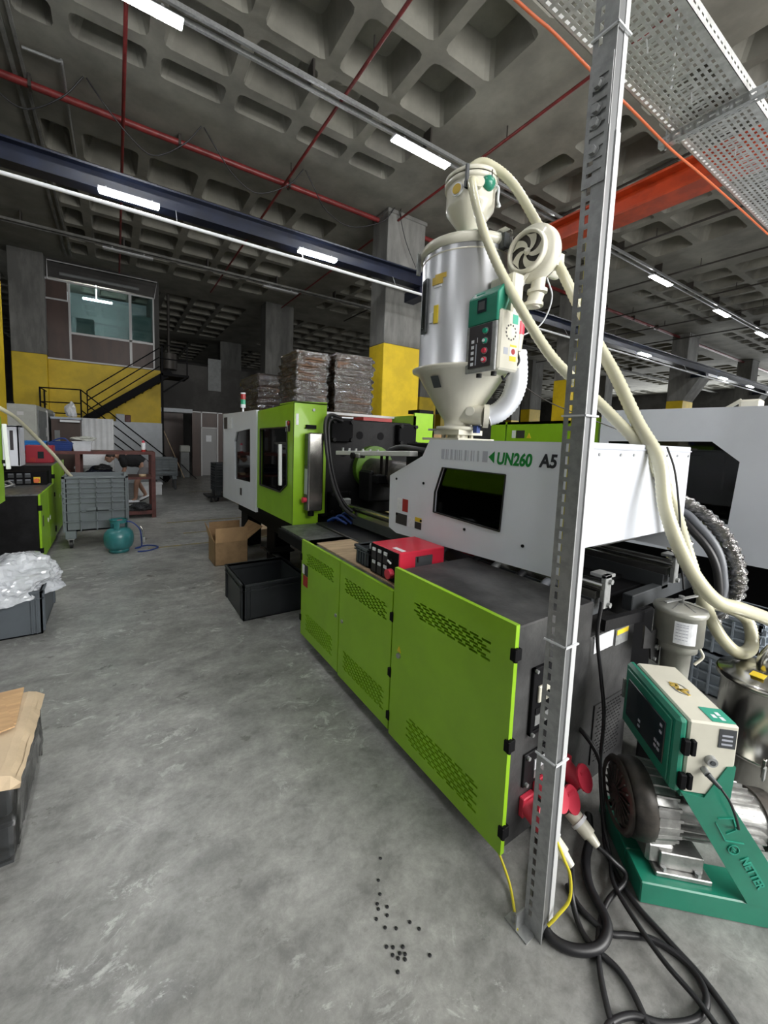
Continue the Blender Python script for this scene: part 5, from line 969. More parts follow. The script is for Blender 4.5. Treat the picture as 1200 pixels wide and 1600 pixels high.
MB().box(-2.7, 2.6, .5, -1.0, 4.6, .97).build('clamp_frame', 'blackm', T3); MB().box(-2.6, 2.7, .0, -1.6, 4.5, .5).build('leg_frame', 'blackm', T3)
MB().box(-1.4, 5.4, 1.1, -1.1, 5.7, 1.75).build('platen_block', 'dark', T3)
BC = thing('black_controller', (-1.0, 7.0, .858), 'black six zone controller with an orange main switch on the left machine', 'controller')
MB().box(-1.26, 6.86, .858, -.80, 7.06, 1.04).build('case', 'blackm', BC, bevel=.004)
for r_ in range(2):
    for k in range(3): MB().box(-1.2+k*.085, 6.853, .88+r_*.08, -1.14+k*.085, 6.86, .935+r_*.08).build('controller_unit', 'dark', BC); MB().box(-1.195+k*.085, 6.851, .925+r_*.08, -1.145+k*.085, 6.854, .932+r_*.08).build('zone_label', 'stripe', BC)
s = MB().box(-.94, 6.85, .885, -.87, 6.86, .965).build('switch_plate', 'warn', BC); MB().cyl((-.905, 6.85, .92), (-.905, 6.80, .92), .03, n=16).build('main_switch', 'ygd', s)
tag(MB().tube([(-1.2, 6.55, .87), (-1.1, 6.6, .90), (-1.15, 6.65, .87), (-1.25, 6.6, .93), (-1.3, 6.7, .87), (-1.18, 6.7, .93), (-1.1, 6.62, .87)], .012, 6, 5).build('wire_clump', 'galv'), 'tangled pale wire clump on the left machine counter', 'wire')
RC = thing('red_controller', (-.95, 7.6, 1.112), 'red controller case on the left machine, with a green screen', 'controller')
M['red2'] = mat('dark_red_case', (.3, .015, .03), .4)
MB().box(-1.11, 7.5, 1.112, -.79, 7.75, 1.37).build('case', 'red2', RC, bevel=.01); MB().box(-.97, 7.493, 1.18, -.90, 7.5, 1.28).build('screen', 'screen', RC); MB().box(-1.06, 7.495, 1.13, -1.0, 7.5, 1.19).build('vent', 'stkred', RC)
tag(MB().tube([(-1.3, 5.2, 2.0), (-.99, 5.5, 1.80), (-.9, 5.8, 1.69), (-.79, 6.2, 1.48), (-.66, 6.4, 1.27), (-.57, 6.6, 1.07), (-.48, 6.75, .9), (-.42, 6.85, .7)], .021, 12, 9, rib=.04).build('suction_hose', 'hose'), 'cream suction hose slanting from the left machine into the grey wheeled bin', 'hose')

# ================================================================== bins, crates, boxes
def bigbin(label, x0, y0, x1, y1, z0, z1, m='bin', caster=True, group='wheeled grey bins'):
    t = thing('wheeled_bin', ((x0+x1)/2, (y0+y1)/2, 0), label, 'bin', group); w = .02
    s = MB(); s.box(x0+.035, y0+.035, z0+.1, x1-.035, y1-.035, z0+.12)
    for a in ((x0+.035, y0+.035, x1-.035, y0+.05), (x0+.035, y1-.05, x1-.035, y1-.035), (x0+.035, y0+.035, x0+.05, y1-.035), (x1-.05, y0+.035, x1-.035, y1-.035)): s.box(a[0], a[1], z0+.1, a[2], a[3], z1)
    s.build('shell', m, t)
    r = MB()
    for a in ((x0, y0, x1, y0+.04), (x0, y1-.04, x1, y1), (x0, y0, x0+.04, y1), (x1-.04, y0, x1, y1)): r.box(a[0], a[1], z1-.03, a[2], a[3], z1)
    r.build('rim', m, t, bevel=.004)
    H_ = z1-z0
    for q in (.10, .18, .26, .34, .42, .56, .72):
        s = MB(); z = z1-H_*q; s.box(x0+.005, y0+.0, z-.007, x1-.005, y0+.04, z+.007); s.box(x0+.0, y0+.02, z-.007, x0+.04, y1-.02, z+.007); s.box(x1-.04, y0+.02, z-.007, x1-.0, y1-.02, z+.007); s.build('rib', m, t)
    n = max(3, int((x1-x0)/.16))
    for k in range(n+1):
        x = x0+.01+(x1-x0-.03)*k/n; MB().box(x, y0+.0, z0+.1, x+.012, y0+.04, z1-.02).build('rib', m, t)
    n = max(3, int((y1-y0)/.2))
    for k in range(n+1):
        y = y0+.01+(y1-y0-.03)*k/n; MB().box(x0+.0, y, z0+.1, x0+.04, y+.012, z1-.02).build('rib', m, t); MB().box(x1-.04, y, z0+.1, x1-.0, y+.012, z1-.02).build('rib', m, t)
    cx = (x0+x1)/2; MB().box(cx-.12, y0, z0+H_*.42, cx+.14, y0+.012, z0+H_*.5).build('label_plate', m, t)
    for x in (x0+.02, x1-.14):
        for y in (y0+.02, y1-.14):
            f_ = MB().box(x, y, z0, x+.12, y+.12, z0+.11).build('foot', m, t, bevel=.006)
            if caster:
                k_ = MB(); k_.box(x+.02, y+.03, z0-.02, x+.10, y+.10, z0); k_.bar((x+.035, y+.05, z0-.02), (x+.035, y+.07, .06), .006, .04); k_.bar((x+.085, y+.05, z0-.02), (x+.085, y+.07, .06), .006, .04); c_ = k_.build('caster', 'galv', t); MB().cyl((x+.042, y+.07, .058), (x+.078, y+.07, .058), .057, n=18).build('wheel', 'rubber', c_)
    return t
bigbin('large grey ribbed bin on castors beside the left machine, behind the gas cylinder', -.62, 6.55, .14, 7.25, .14, .99)
GB = bigbin('grey ribbed bin behind the right end of the brown table', .90, 12.6, 1.50, 13.3, .30, .92, m='bin', caster=False)
for x_ in (.93, 1.42):
    for y_ in (12.65, 13.2): MB().box(x_, y_, 0, x_+.05, y_+.05, .31).build('stand_leg', 'dark', GB)
s = bigbin('tall dark bin on a dolly behind the far end of the near machine', 2.02, 10.05, 2.6, 10.6, .14, .93, m='dark')
MB().box(1.85, 10.0, .10, 2.65, 10.65, .14).build('dolly_deck', 'rubber', s)
for k in range(2): MB().cyl((1.9+k*.1, 10.0, .05), (1.94+k*.1, 10.0, .05), .05, n=14).build('wheel', 'rubber', s)
crate('crate', 'black open crate standing on the floor beside the green cabinets', 'crate', .895, 3.35, 1.50, 4.02, 0, .325, 'crate2', handle=True)
cb = crate('crate', 'grey crate filled with a clear plastic bag at the left edge', 'crate', -1.10, 3.875, -.505, 4.60, 0, .35, 'crate')
# crumpled plastic bag
def blob(name, m, c, rx, ry, rz, seed, amp, label, cat, n=26, flat=True, fine=.35):
    rnd = random.Random(seed); bm = bmesh.new(); bmesh.ops.create_icosphere(bm, subdivisions=5, radius=1)
    import mathutils
    for v in bm.verts:
        p = v.co.copy(); d = 1+amp*mathutils.noise.noise(p*1.7+Vector((seed, 0, 0)))*2+amp*fine*abs(mathutils.noise.noise(p*5+Vector((0, seed, 0))))*2+amp*.2*abs(mathutils.noise.noise(p*12))*2
        v.co = Vector((p.x*rx*d, p.y*ry*d, max(p.z, -.25 if flat else -9)*rz*d))
    me = bpy.data.meshes.new(name); bm.to_mesh(me); bm.free(); me.materials.append(M[m]); o = bpy.data.objects.new(name, me); C.objects.link(o); o.location = c
    if label: tag(o, label, cat)
    return o
M['bag'] = mat('clear_bag_film', (.72, .75, .8), .18, coat=.5, alpha=.72, var=.06, vs=12)
blob('plastic_bag', 'bag', (-.80, 4.2, .345), .37, .38, .19, 3, .2, 'crumpled clear plastic bag heaped on the grey crate at left', 'bag')
tag(blob('contents', 'paper', (-.8, 4.2, .18), .22, .25, .12, 9, .1, None, None), 'pale wrapped goods inside the grey crate under the bag', 'packet')
# cardboard box with open flaps
BX2 = thing('cardboard_box', (1.2, 5.2, 0), 'open brown cardboard box with raised flaps on the floor under the white cover', 'box')
x0, y0, x1, y1, h = 1.0, 5.0, 1.40, 5.38, .30; w = .006
s = MB(); s.box(x0, y0, 0, x1, y1, .006)
for a in ((x0, y0, x1, y0+w), (x0, y1-w, x1, y1), (x0, y0, x0+w, y1), (x1-w, y0, x1, y1)): s.box(*a[:2], 0, *a[2:], h)
s.build('body', 'card', BX2)
MB().bar(((x0+x1)/2, y0-.002, h-.01), ((x0+x1)/2, y0-.012, h+.17), .385, .005, up=(0, 1, 0)).build('flap', 'cardl', BX2); fixn(MB().add([(x0, y0+.01, h), (x0, y1, h), (x0-.05, y1-.02, h+.19), (x0-.06, y0+.04, h+.17), (x0-.004, y0+.01, h), (x0-.004, y1, h), (x0-.055, y1-.02, h+.19), (x0-.065, y0+.04, h+.17)], [(0, 1, 2, 3), (4, 5, 6, 7), (0, 1, 5, 4), (1, 2, 6, 5), (2, 3, 7, 6), (3, 0, 4, 7)]).build('flap', 'cardl', BX2))
MB().bar(((x0+x1)/2, y1, h-.01), ((x0+x1)/2, y1+.0, h+.18), .39, .005, up=(0, 1, 0)).build('flap', 'card', BX2)
fixn(MB().add([(x1, y0+.02, h), (x1, y1, h), (x1+.12, y1+.02, h+.17), (x1+.22, y0+.10, h+.13), (x1+.005, y0+.02, h-.004), (x1+.005, y1, h-.004), (x1+.125, y1+.02, h+.166), (x1+.225, y0+.10, h+.126)], [(0, 1, 2, 3), (4, 5, 6, 7), (0, 1, 5, 4), (1, 2, 6, 5), (2, 3, 7, 6), (3, 0, 4, 7)]).build('flap', 'cardl', BX2))
tag(MB().box(1.75, 6.25, .0, 2.3, 6.6, .12).build('timber_block', 'wood', bevel=.01), 'pale wooden block on the floor under the far end of the near machine', 'block')
# gas cylinder
G = thing('gas_cylinder', (.01, 6.22, 0), 'squat teal gas cylinder with a collar standing before the big grey bin', 'gas cylinder')
gc = (.01, 6.22, 0)
MB().lathe([(.0, .03), (.11, .03), (.155, .07), (.175, .13), (.178, .20), (.165, .26), (.13, .305), (.06, .325), (0, .328)], gc, n=48).build('tank', 'gas', G)
MB().lathe([(.115, .0), (.12, .0), (.12, .05), (.11, .05)], gc, n=36).build('foot_ring', 'gas', G)
s = MB(); n = 30
for k in range(n):
    a0_ = k*2*PI/n; a1_ = (k+1)*2*PI/n
    z0_ = .31 if (k % 10) < 3 else .395
    s.add([(gc[0]+r*math.cos(a), gc[1]+r*math.sin(a), z) for r in (.098, .103) for a, z in ((a0_, z0_), (a1_, z0_), (a1_, .435), (a0_, .435))], [(0, 1, 2, 3), (4, 5, 6, 7), (3, 2, 6, 7), (0, 1, 5, 4)])
fixn(s.build('collar', 'gas', G)); MB().lathe([(.096, .43), (.108, .43), (.108, .442), (.096, .442)], gc, n=36).build('collar_rim', 'gas', G); MB().cyl((gc[0], gc[1], .32), (gc[0], gc[1], .40), .02, n=12).build('valve', 'alu', G); MB().box(gc[0]-.02, gc[1]-.03, .40, gc[0]+.05, gc[1]+.03, .425).build('regulator', 'redp', G, bevel=.005)
tag(MB().tube([(.05, 6.2, .41), (.16, 6.15, .40), (.25, 6.15, .30), (.27, 6.17, .18), (.27, 6.2, .04), (.20, 6.25, .012), (.35, 6.35, .012), (.48, 6.2, .012), (.35, 6.05, .012), (.22, 6.05, .012)], .009, 6, 6).build('gas_hose', 'dblue'), 'dark blue gas hose looping from the teal cylinder onto the floor', 'hose')
s = thing('gas_torch', (.30, 6.12, .18), 'small steel gas torch hanging beside the teal cylinder', 'torch'); MB().tube([(.26, 6.13, .34), (.29, 6.12, .28), (.30, 6.12, .18), (.33, 6.12, .15)], .012, 8, 4).build('tube', 'steel', s); MB().cyl((.30, 6.12, .19), (.30, 6.12, .12), .018, .022, n=12).build('nozzle', 'galv', s)
# wrapped black crate stack with cardboard at the lower left
PS = thing('wrapped_crate_stack', (-.75, 2.1, 0), 'stack of black crates under brown cardboard, wrapped in film, at the lower left', 'crates')
PX0, PX1, PY0, PY1 = -1.15, -.352, 1.80, 2.33
for z0 in (.012, .185):
    s = MB(); s.box(PX0, PY0, z0, PX1, PY1, z0+.16); b_ = s.build('black_crate', 'crate2', PS, bevel=.012)
    q = MB(); q.box(PX0-.01, PY0-.01, z0+.14, PX1+.01, PY1+.01, z0+.162); q.build('crate_rim', 'crate2', b_, bevel=.003)
    for k in range(5): MB().box(PX1-.002, PY0+.05+k*.11, z0+.01, PX1+.008, PY0+.06+k*.11, z0+.15).build('rib', 'crate2', b_)
    for k in range(6): MB().box(PX1-.06-k*.13, PY0-.008, z0+.01, PX1-.05-k*.13, PY0+.002, z0+.15).build('rib', 'crate2', b_)
MB().box(PX0-.0, PY0-.0, 0, PX1+.0, PY1+.0, .012).build('slip_sheet', 'crate2', PS)
bm = bmesh.new(); bmesh.ops.create_grid(bm, x_segments=30, y_segments=24, size=1)
import mathutils
for v in bm.verts:
    x = (PX0+PX1)/2+v.co.x*(PX1-PX0+.07)/2; y = (PY0+PY1)/2+v.co.y*(PY1-PY0+.07)/2; nz = mathutils.noise.noise(Vector((x*6, y*6, 0)))
    ed = max(abs(v.co.x), abs(v.co.y)); v.co = Vector((x+.012*mathutils.noise.noise(Vector((y*14, 3, 0))), y+.012*mathutils.noise.noise(Vector((x*14, 7, 0))), .362+.008*nz-(.04 if ed > .97 else .006 if ed > .92 else 0)))-Vector((-.75, 2.1, 0))
me = bpy.data.meshes.new('cardboard_top'); bm.to_mesh(me); bm.free(); me.materials.append(M['cardb']); o = bpy.data.objects.new('cardboard_top', me); C.objects.link(o); o.parent = PS; sd = o.modifiers.new('s', 'SOLIDIFY'); sd.thickness = .006
def wrap(name, x0, y0, x1, y1, z0, z1, m, seed, parent, amp=.02, nx=40, nz=24, top=True, pit=0):
    s = MB(); per = [(x0, y0), (x1, y0), (x1, y1), (x0, y1)]; pts = []
    for i in range(4):
        a, b = per[i], per[(i+1) % 4]
        for k in range(nx): t_ = k/nx; pts.append((a[0]+(b[0]-a[0])*t_, a[1]+(b[1]-a[1])*t_, i))
    n = len(pts); vs = []
    for j in range(nz+1):
        z = z0+(z1-z0)*j/nz
        for x, y, i in pts:
            q = mathutils.noise.noise(Vector((x*4+seed, y*4, z*9)))*amp+abs(mathutils.noise.noise(Vector((x*9, y*9+seed, z*16))))*amp*.9-(amp*.9*abs(math.cos(PI*(z-z0)/pit))**6 if pit else 0)
            dx, dy = ((0, -1), (1, 0), (0, 1), (-1, 0))[i]; vs.append((x+dx*q, y+dy*q, z))
    s.add(vs, [(j*n+k, j*n+(k+1) % n, (j+1)*n+(k+1) % n, (j+1)*n+k) for j in range(nz) for k in range(n)], True)
    if top: s.add([(x0, y0, z1), (x1, y0, z1), (x1, y1, z1), (x0, y1, z1)], [(0, 1, 2, 3)])
    return s.build(name, m, parent)
wrap('shrink_film', PX0-.018, PY0-.018, PX1+.018, PY1+.018, .02, .34, 'film2', 5, PS, .012, top=False)
for k, (x0, y0, x1, y1, a, z) in enumerate(((-1.0, 2.06, -.385, 2.35, .06, .375), (-1.1, 1.93, -.40, 2.2, .32, .384))):
    mt_ = Matrix.Translation(((x0+x1)/2, (y0+y1)/2, z)) @ Matrix.Rotation(a, 4, 'Z') @ Matrix.Rotation(.015, 4, 'Y')
    tag(MB().box(-(x1-x0)/2, -(y1-y0)/2, 0, (x1-x0)/2, (y1-y0)/2, .006, mtx=mt_).build('cardboard_sheet', 'cardl'), ('upper folded cardboard sheet, farther one on the wrapped stack at left', 'loose cardboard sheet with a torn corner, nearer one on the wrapped stack at left')[k], 'cardboard')

# ================================================================== shrink wrapped carton stacks
def stack(x0, y0, x1, y1, h, n, label, seed, zb=.14):
    t = thing('wrapped_carton_stack', ((x0+x1)/2, (y0+y1)/2, 0), label, 'cartons', 'film wrapped carton stacks'); rnd = random.Random(seed)
    MB().box(x0, y0, .0, x1, y1, zb).build('pallet', 'wood', t); dz = (h-zb)/n
    for k in range(n):
        dx = rnd.uniform(-.02, .02); dy = rnd.uniform(-.02, .02); MB().box(x0+.03+dx, y0+.03+dy, zb+k*dz+.004, x1-.03+dx, y1-.03+dy, zb+(k+1)*dz-.006).build('carton_bundle', 'cardd', t, bevel=.02, seg=2)
    wrap('shrink_film', x0, y0, x1, y1, zb, h+.015, 'film', seed, t, .06, nx=22, nz=n*5, pit=dz); return t
stack(3.42, 6.6, 4.24, 7.4, 3.17, 24, 'tall film wrapped stack of brown cartons just left of the yellow column', 2)
stack(2.69, 6.65, 3.32, 7.5, 3.12, 24, 'middle film wrapped stack of brown cartons behind the near machine', 4)
stack(2.35+.6, 8.4, 3.9, 9.4, 3.15, 13, 'farther film wrapped carton stack left of the middle one', 6) if False else stack(2.60, 8.6, 3.4, 10.0, 2.95, 22, 'lower and farther film wrapped carton stack, leftmost of the three', 6)
for i, (x, y, z, lb) in enumerate(((4.15, 4.1, 0, 'small brown carton behind the hopper foot, left one'), (4.55, 4.0, 0, 'small brown carton behind the hopper foot, right one'))):
    t = thing('carton_pile', (x, y, 0), lb.replace('small brown carton', 'brown carton pile'), 'cartons')
    for k in range(6): MB().box(x-.19, y+.6, .3*k, x+.19, y+1.0, .3*k+.29).build('carton', 'card', t, bevel=.006)

# ================================================================== brown steel rack table and what stands on it
RT_ = thing('steel_rack_table', (-.3, 8.75, 0), 'brown painted steel rack table behind the grey bin', 'table')
s = MB(); s.box(-1.35, 8.5, 1.20, .63, 9.25, 1.25); s.build('table_top', 'brownst', RT_)
for x in (-1.35, -.60, .56):
    for y in (8.5, 9.18): MB().box(x, y, 0, x+.07, y+.07, 1.20).build('leg', 'brownst', RT_)
MB().box(-1.35, 8.52, .735, .62, 9.2, .775).build('shelf', 'brownst', RT_); MB().box(-.6, 8.52, .07, .62, 9.2, .14).build('shelf', 'brownst', RT_)
def lump(x, y, z, rx, ry, rz, m, seed, label, cat, name): return blob(name, m, (x, y, z+rz*.38), rx, ry, rz, seed, .2, label, cat)
lump(.37, 8.7, .14, .2, .2, .09, 'rubber', 11, 'pile of black rags on the lowest shelf of the brown table', 'rags', 'rag_pile')
lump(-.25, 8.85, .775, .22, .2, .13, 'navy', 12, 'dark blue cloth bundle on the middle shelf of the brown table', 'cloth', 'cloth_bundle'); lump(-.20, 8.7, .91, .12, .12, .07, 'cloth', 13, 'black bag lying on the bundle under the brown table top', 'bag', 'black_bag')
lump(-.9, 8.8, .775, .2, .2, .12, 'brownst', 14, 'dark red bundle on the middle shelf at the table left', 'cloth', 'cloth_bundle')
t = thing('small_roll', (.42, 8.6, .775), 'pale tape roll on the middle shelf at the table right', 'tape'); MB().lathe([(.03, 0), (.06, 0), (.06, .05), (.03, .05), (.03, 0)], (.42, 8.6, .775), n=24).build('roll', 'wood', t)
t = thing('spray_can', (.44, 8.6, 1.25), 'red and white spray can on the right end of the brown table', 'can'); MB().cyl((.44, 8.6, 1.25), (.44, 8.6, 1.42), .034, n=20).build('can_body', 'paper', t); MB().cyl((.44, 8.6, 1.25), (.44, 8.6, 1.29), .035, n=20).build('red_band', 'stkred', t); MB().cyl((.44, 8.6, 1.42), (.44, 8.6, 1.46), .026, .02, n=16).build('cap', 'redp', t)
def tub(name, x, y, z, rx0, rx1, ry, h, m, label, ribs=0):
    t = thing(name, (x, y, z), label, 'container'); s = MB()
    vs = []
    for r_, zz_ in ((0, 0), (1, h)):
        w_ = rx0+(rx1-rx0)*r_; d_ = ry*(.9+.1*r_)
        for a_, b_ in ((-1, -1), (1, -1), (1, 1), (-1, 1)): vs.append((x+a_*w_, y+b_*d_, z+zz_))
    s.add(vs, [(3, 2, 1, 0), (0, 1, 5, 4), (1, 2, 6, 5), (2, 3, 7, 6), (3, 0, 4, 7)]); b = s.build('shell', m, t); sd = b.modifiers.new('s', 'SOLIDIFY'); sd.thickness = -.006
    r = MB(); 
    for a in ((-rx1-.012, -ry-.012, rx1+.012, -ry), (-rx1-.012, ry, rx1+.012, ry+.012), (-rx1-.012, -ry, -rx1, ry), (rx1, -ry, rx1+.012, ry)): r.box(x+a[0], y+a[1], z+h-.015, x+a[2], y+a[3], z+h)
    r.build('rim', m, t)
    for k in range(ribs): MB().box(x-rx1+.02, y-ry-.006, z+.02+k*(h-.04)/max(ribs, 1), x+rx1-.02, y-ry+.012, z+.028+k*(h-.04)/max(ribs, 1)).build('rib', m, t)
    return t
tub('blue_tub', -1.15, 8.75, 1.25, .13, .15, .15, .16, 'blue', 'bright blue plastic tub on the brown table, leftmost', 3)
tub('blue_basket', -.80, 8.75, 1.25, .14, .17, .15, .14, 'dblue', 'dark blue plastic basket on the brown table', 3)
tub('clear_box', -.50, 8.72, 1.25, .115, .135, .13, .17, 'bag', 'translucent plastic box of small parts on the brown table', 0)
lump(-.50, 8.72, 1.26, .09, .09, .08, 'chill', 21, 'grey parts lying inside the translucent box', 'parts', 'small_parts')
lump(-.48, 8.7, 1.43, .17, .1, .05, 'chill', 22, 'pale rag heap lying on the translucent box', 'rag', 'rag'); 
tag(MB().tube([(-.95, 8.7, 1.39), (-.85, 8.7, 1.45), (-.75, 8.7, 1.46), (-.68, 8.7, 1.39), (-.6, 8.65, 1.38), (-.75, 8.7, 1.40), (-.9, 8.72, 1.40)], .012, 6, 5).build('coiled_hose', 'dblue'), 'thin dark blue hose coil heaped in the dark blue basket', 'hose')
# dark shelf, curtain, chiller
t = thing('dark_shelf_unit', (-1.0, 12.2, 0), 'dark brown shelf unit with a pale top behind the blue baskets', 'shelf'); MB().box(-1.28, 12.0, 0, -.72, 12.5, 1.87).build('body', 'brown', t); MB().box(-1.29, 11.97, 1.87, -.70, 12.5, 1.92).build('top_board', 'bluecrate', t); MB().box(-1.22, 11.97, 1.2, -1.12, 12.0, 1.6).build('panel', 'chilld', t)
lump(-.9, 12.15, 1.92, .1, .1, .25, 'bag', 31, 'crumpled white plastic bag on the dark brown shelf unit', 'bag', 'plastic_bag'); 
t = thing('shelf_lamp', (-.88, 11.85, 1.84), 'small white fluorescent fitting fixed to the dark shelf edge', 'lamp'); MB().box(-1.10, 11.85, 1.80, -.72, 11.97, 1.85).build('body', 'whitem', t)
s = MB(); n = 24; vs = []
for j in range(2):
    for k in range(n+1): x = -.92+.86*k/n; vs.append((x, 13.0+.025*math.sin(k*1.7), (.15, 1.94-.05*(k < 4))[j]))
s.add(vs, [(k, k+1, n+2+k, n+1+k) for k in range(n)], True); o = s.build('white_sheet', 'whitem'); sd = o.modifiers.new('s', 'SOLIDIFY'); sd.thickness = .006; tag(o, 'white hanging sheet in front of the stairs', 'sheet')
t = thing('sheet_frame', (-.5, 13.05, 0), 'thin steel stand that holds the white sheet', 'stand')
for x in (-.93, -.05): MB().box(x-.015, 13.04, 0, x+.015, 13.07, 1.95).build('post', 'galv', t)
MB().box(-.93, 13.04, 1.92, -.05, 13.07, 1.95).build('cross_bar', 'galv', t)
CHL = thing('industrial_chiller', (-2.2, 11.8, 0), 'large pale grey industrial chiller at the left, before the yellow wall', 'chiller')
MB().box(-3.4, 10.5, .0, -1.35, 13.2, 2.10).build('casing', 'chill', CHL, bevel=.02); MB().box(-3.35, 10.49, 1.5, -1.6, 10.5, 2.02).build('front_panel', 'chill', CHL, bevel=.004); MB().lathe([(.5, 2.10), (.5, 2.16), (.45, 2.18), (.0, 2.17)], (-2.3, 11.2, 0), n=30).build('fan_shroud', 'blackm', CHL)
for k in range(2): MB().box(-1.352, 10.62+k*1.3, .15, -1.335, 11.80+k*1.3, 2.0).build('side_door', 'chilld', CHL, bevel=.004); MB().box(-1.336, 11.62+k*1.3, 1.45, -1.33, 11.72+k*1.3, 1.65).build('door_latch', 'alw', CHL)
for k in range(2): MB().box(-1.35, 11.82+k*1.3, .1, -1.32, 11.90+k*1.3, 2.05).build('corner_trim', 'alw', CHL)
MB().box(-1.65, 10.485, 1.88, -1.55, 10.49, 1.95).build('logo_plate', 'alw', CHL)
t = thing('white_tub_stack', (.2, 15.9, 1.98), 'pale and brownish plastic tubs on the grey board by the yellow wall', 'tubs'); MB().box(.02, 15.9, 1.95, .28, 16.15, 2.22).build('tub', 'gwall', t, bevel=.02); MB().box(.29, 15.9, 1.95, .46, 16.15, 2.2).build('tub', 'brownst', t, bevel=.02); MB().box(-.15, 15.85, 0, .6, 16.2, 1.95).build('support_frame', 'gwall', t)

# ================================================================== person bent over behind the table
PE = thing('person', (.35, 10.5, 0), 'person in black shirt and grey shorts bent far forward behind the brown table', 'person')
def skinned(name, m, verts, edges_, radii, parent, sub=2, root=0):
    o0 = ORG[parent.name]; me = bpy.data.meshes.new(name); me.from_pydata([Vector(v)-o0 for v in verts], edges_, []); o = bpy.data.objects.new(name, me); C.objects.link(o); o.parent = parent
    sk = o.modifiers.new('skin', 'SKIN'); sl = me.skin_vertices[0].data if me.skin_vertices else None
    if sl is None:
        bm = bmesh.new(); bm.from_mesh(me); bm.verts.layers.skin.verify(); bm.to_mesh(me); bm.free(); sl = me.skin_vertices[0].data
    for i, r in enumerate(radii): sl[i].radius = r if isinstance(r, tuple) else (r, r); sl[i].use_root = (i == root)
    sb = o.modifiers.new('sub', 'SUBSURF'); sb.levels = sub; sb.render_levels = sub; me.materials.append(M[m]); return o
yp = 10.5
V_ = [(.60, yp, .86), (.45, yp, .95), (.25, yp, 1.02), (.10, yp, 1.06), (.02, yp, 1.08), (-.05, yp, 1.08),            # pelvis..neck..head base
      (.12, yp-.17, 1.02), (.16, yp-.19, .78), (.08, yp-.20, .60), (.12, yp+.17, 1.02), (.18, yp+.19, .78), (.06, yp+.20, .60),
      (.56, yp-.10, .80), (.38, yp-.11, .48), (.36, yp-.11, .10), (.27, yp-.11, .05), (.60, yp+.10, .80), (.40, yp+.12, .50), (.58, yp+.12, .16), (.50, yp+.12, .06)]
E_ = [(0, 1), (1, 2), (2, 3), (3, 4), (4, 5), (3, 6), (6, 7), (7, 8), (3, 9), (9, 10), (10, 11), (0, 12), (12, 13), (13, 14), (14, 15), (0, 16), (16, 17), (17, 18), (18, 19)]
R_ = [.13, .12, .125, .09, .052, .05, .055, .042, .032, .055, .042, .032, .09, .06, .04, .035, .09, .06, .04, .035]
BODY = skinned('body', 'skin', V_, E_, R_, PE)
def hd(name, m, c, rx, ry, rz, rot=0., sub=3): 
    bm = bmesh.new(); bmesh.ops.create_icosphere(bm, subdivisions=sub, radius=1, matrix=Matrix.Translation(Vector(c)-ORG[PE.name]) @ Matrix.Rotation(rot, 4, 'Y') @ Matrix.Diagonal((rx, ry, rz, 1)))
    for f in bm.faces: f.smooth = True
    me = bpy.data.meshes.new(name); bm.to_mesh(me); bm.free(); me.materials.append(M[m]); o = bpy.data.objects.new(name, me); C.objects.link(o); o.parent = PE; ORG[o.name] = ORG[PE.name]; return o
hd('head', 'skin', (-.11, yp, 1.045), .105, .075, .088, -.6); hd('hair', 'hair', (-.10, yp, 1.075), .105, .08, .082, -.5)
hd('face', 'skin', (-.135, yp, 1.0), .065, .06, .075, -.5); hd('nose', 'skin', (-.205, yp, .985), .018, .014, .014); hd('ear', 'skin', (-.08, yp-.078, 1.035), .02, .01, .028)
g_ = MB(); g_.bar((-.19, yp-.065, 1.015), (-.08, yp-.08, 1.045), .004, .006); g_.lathe([(.024, 0), (.028, 0)], (-.195, yp-.04, 1.005), (1, -.5, .3), n=14); g_.build('glasses', 'hair', PE)
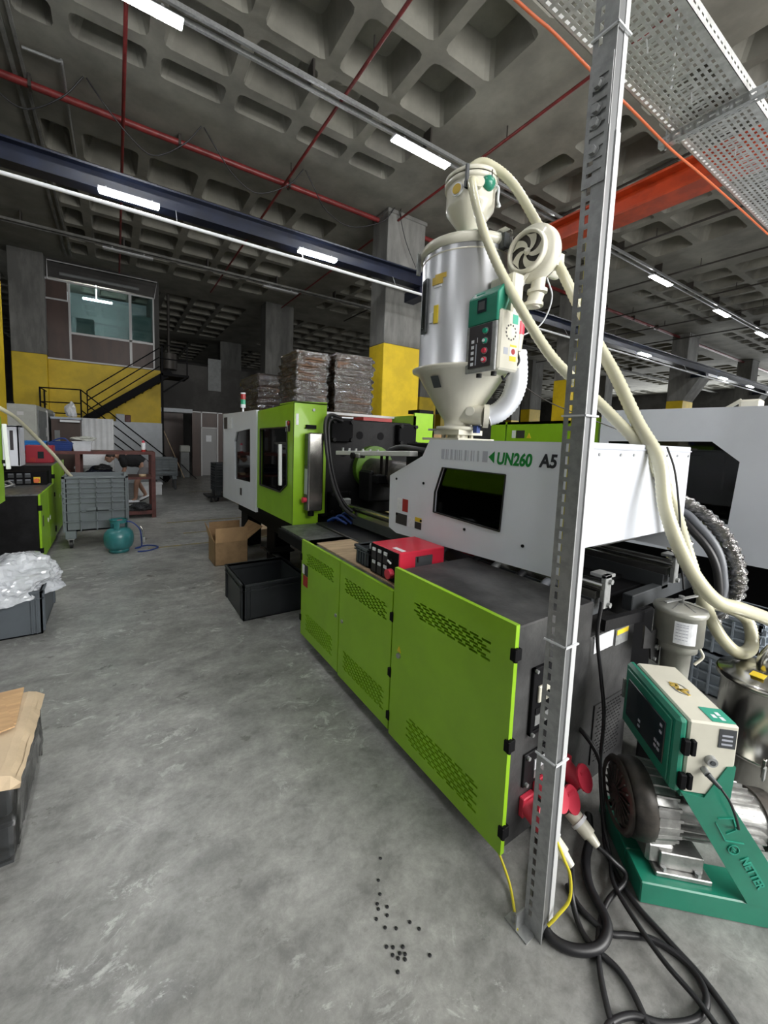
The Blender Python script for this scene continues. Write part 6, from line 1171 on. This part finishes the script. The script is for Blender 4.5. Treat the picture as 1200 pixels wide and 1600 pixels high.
skinned('shirt', 'cloth', [(.56, yp, .88), (.45, yp, .96), (.25, yp, 1.03), (.10, yp, 1.065), (.05, yp, 1.07), (.12, yp-.18, 1.02), (.16, yp-.2, .82), (.12, yp+.18, 1.02), (.18, yp+.2, .82), (.16, yp-.02, .86)], [(0, 1), (1, 2), (2, 3), (3, 4), (3, 5), (5, 6), (3, 7), (7, 8), (2, 9)], [.15, .145, .15, .12, .07, .085, .07, .085, .07, .10], PE)
skinned('shorts', 'shorts', [(.60, yp, .86), (.57, yp-.10, .80), (.44, yp-.11, .58), (.61, yp+.10, .80), (.46, yp+.12, .58), (.52, yp, .90)], [(0, 1), (1, 2), (0, 3), (3, 4), (0, 5)], [.145, .115, .09, .115, .09, .14], PE)
for y_, sx, z_, m_ in ((-.11, .33, .045, 'paper'), (.12, .56, .09, 'paper')):
    hd('shoe', m_, (sx-.02, yp+y_, z_), .13, .048, .045, .0 if z_ < .08 else -.5); hd('shoe_sole', 'hair', (sx-.02, yp+y_, z_-.025), .13, .05, .022, .0 if z_ < .08 else -.5)
for y_ in (-.2, .2):
    hx = .05 if y_ < 0 else .03
    for f_ in range(4): MB().tube([(hx+.02, yp+y_-.02+f_*.014, .57), (hx, yp+y_-.02+f_*.014, .52-.005*(f_ % 3)), (hx-.015, yp+y_-.02+f_*.014, .49-.006*(f_ % 3))], .009, 6, 2).build('finger', 'skin', PE)
    MB().tube([(hx+.03, yp+y_-.03, .58), (hx-.01, yp+y_-.04, .55), (hx-.03, yp+y_-.035, .53)], .010, 6, 2).build('thumb', 'skin', PE)
t = thing('white_tool_box', (.5, 11.6, 0), 'low white box on the floor behind the bent person', 'box'); MB().box(.45, 11.6, 0, 1.0, 12.0, .28).build('body', 'whitem', t, bevel=.01); MB().box(.43, 11.58, .28, 1.02, 12.02, .31).build('lid', 'whitem', t)
t = thing('work_bench', (-.35, 10.2, 0), 'low bench with white wrapped goods left of the bent person', 'bench'); MB().box(-.75, 11.0, .80, -.15, 11.6, 1.12).build('wrapped_goods', 'paper', t, bevel=.03); MB().box(-.8, 10.95, .76, -.1, 11.7, .80).build('bench_top', 'galv', t)
for x in (-.78, -.14):
    for y in (10.97, 11.65): MB().box(x, y, 0, x+.03, y+.03, .76).build('leg', 'galv', t)
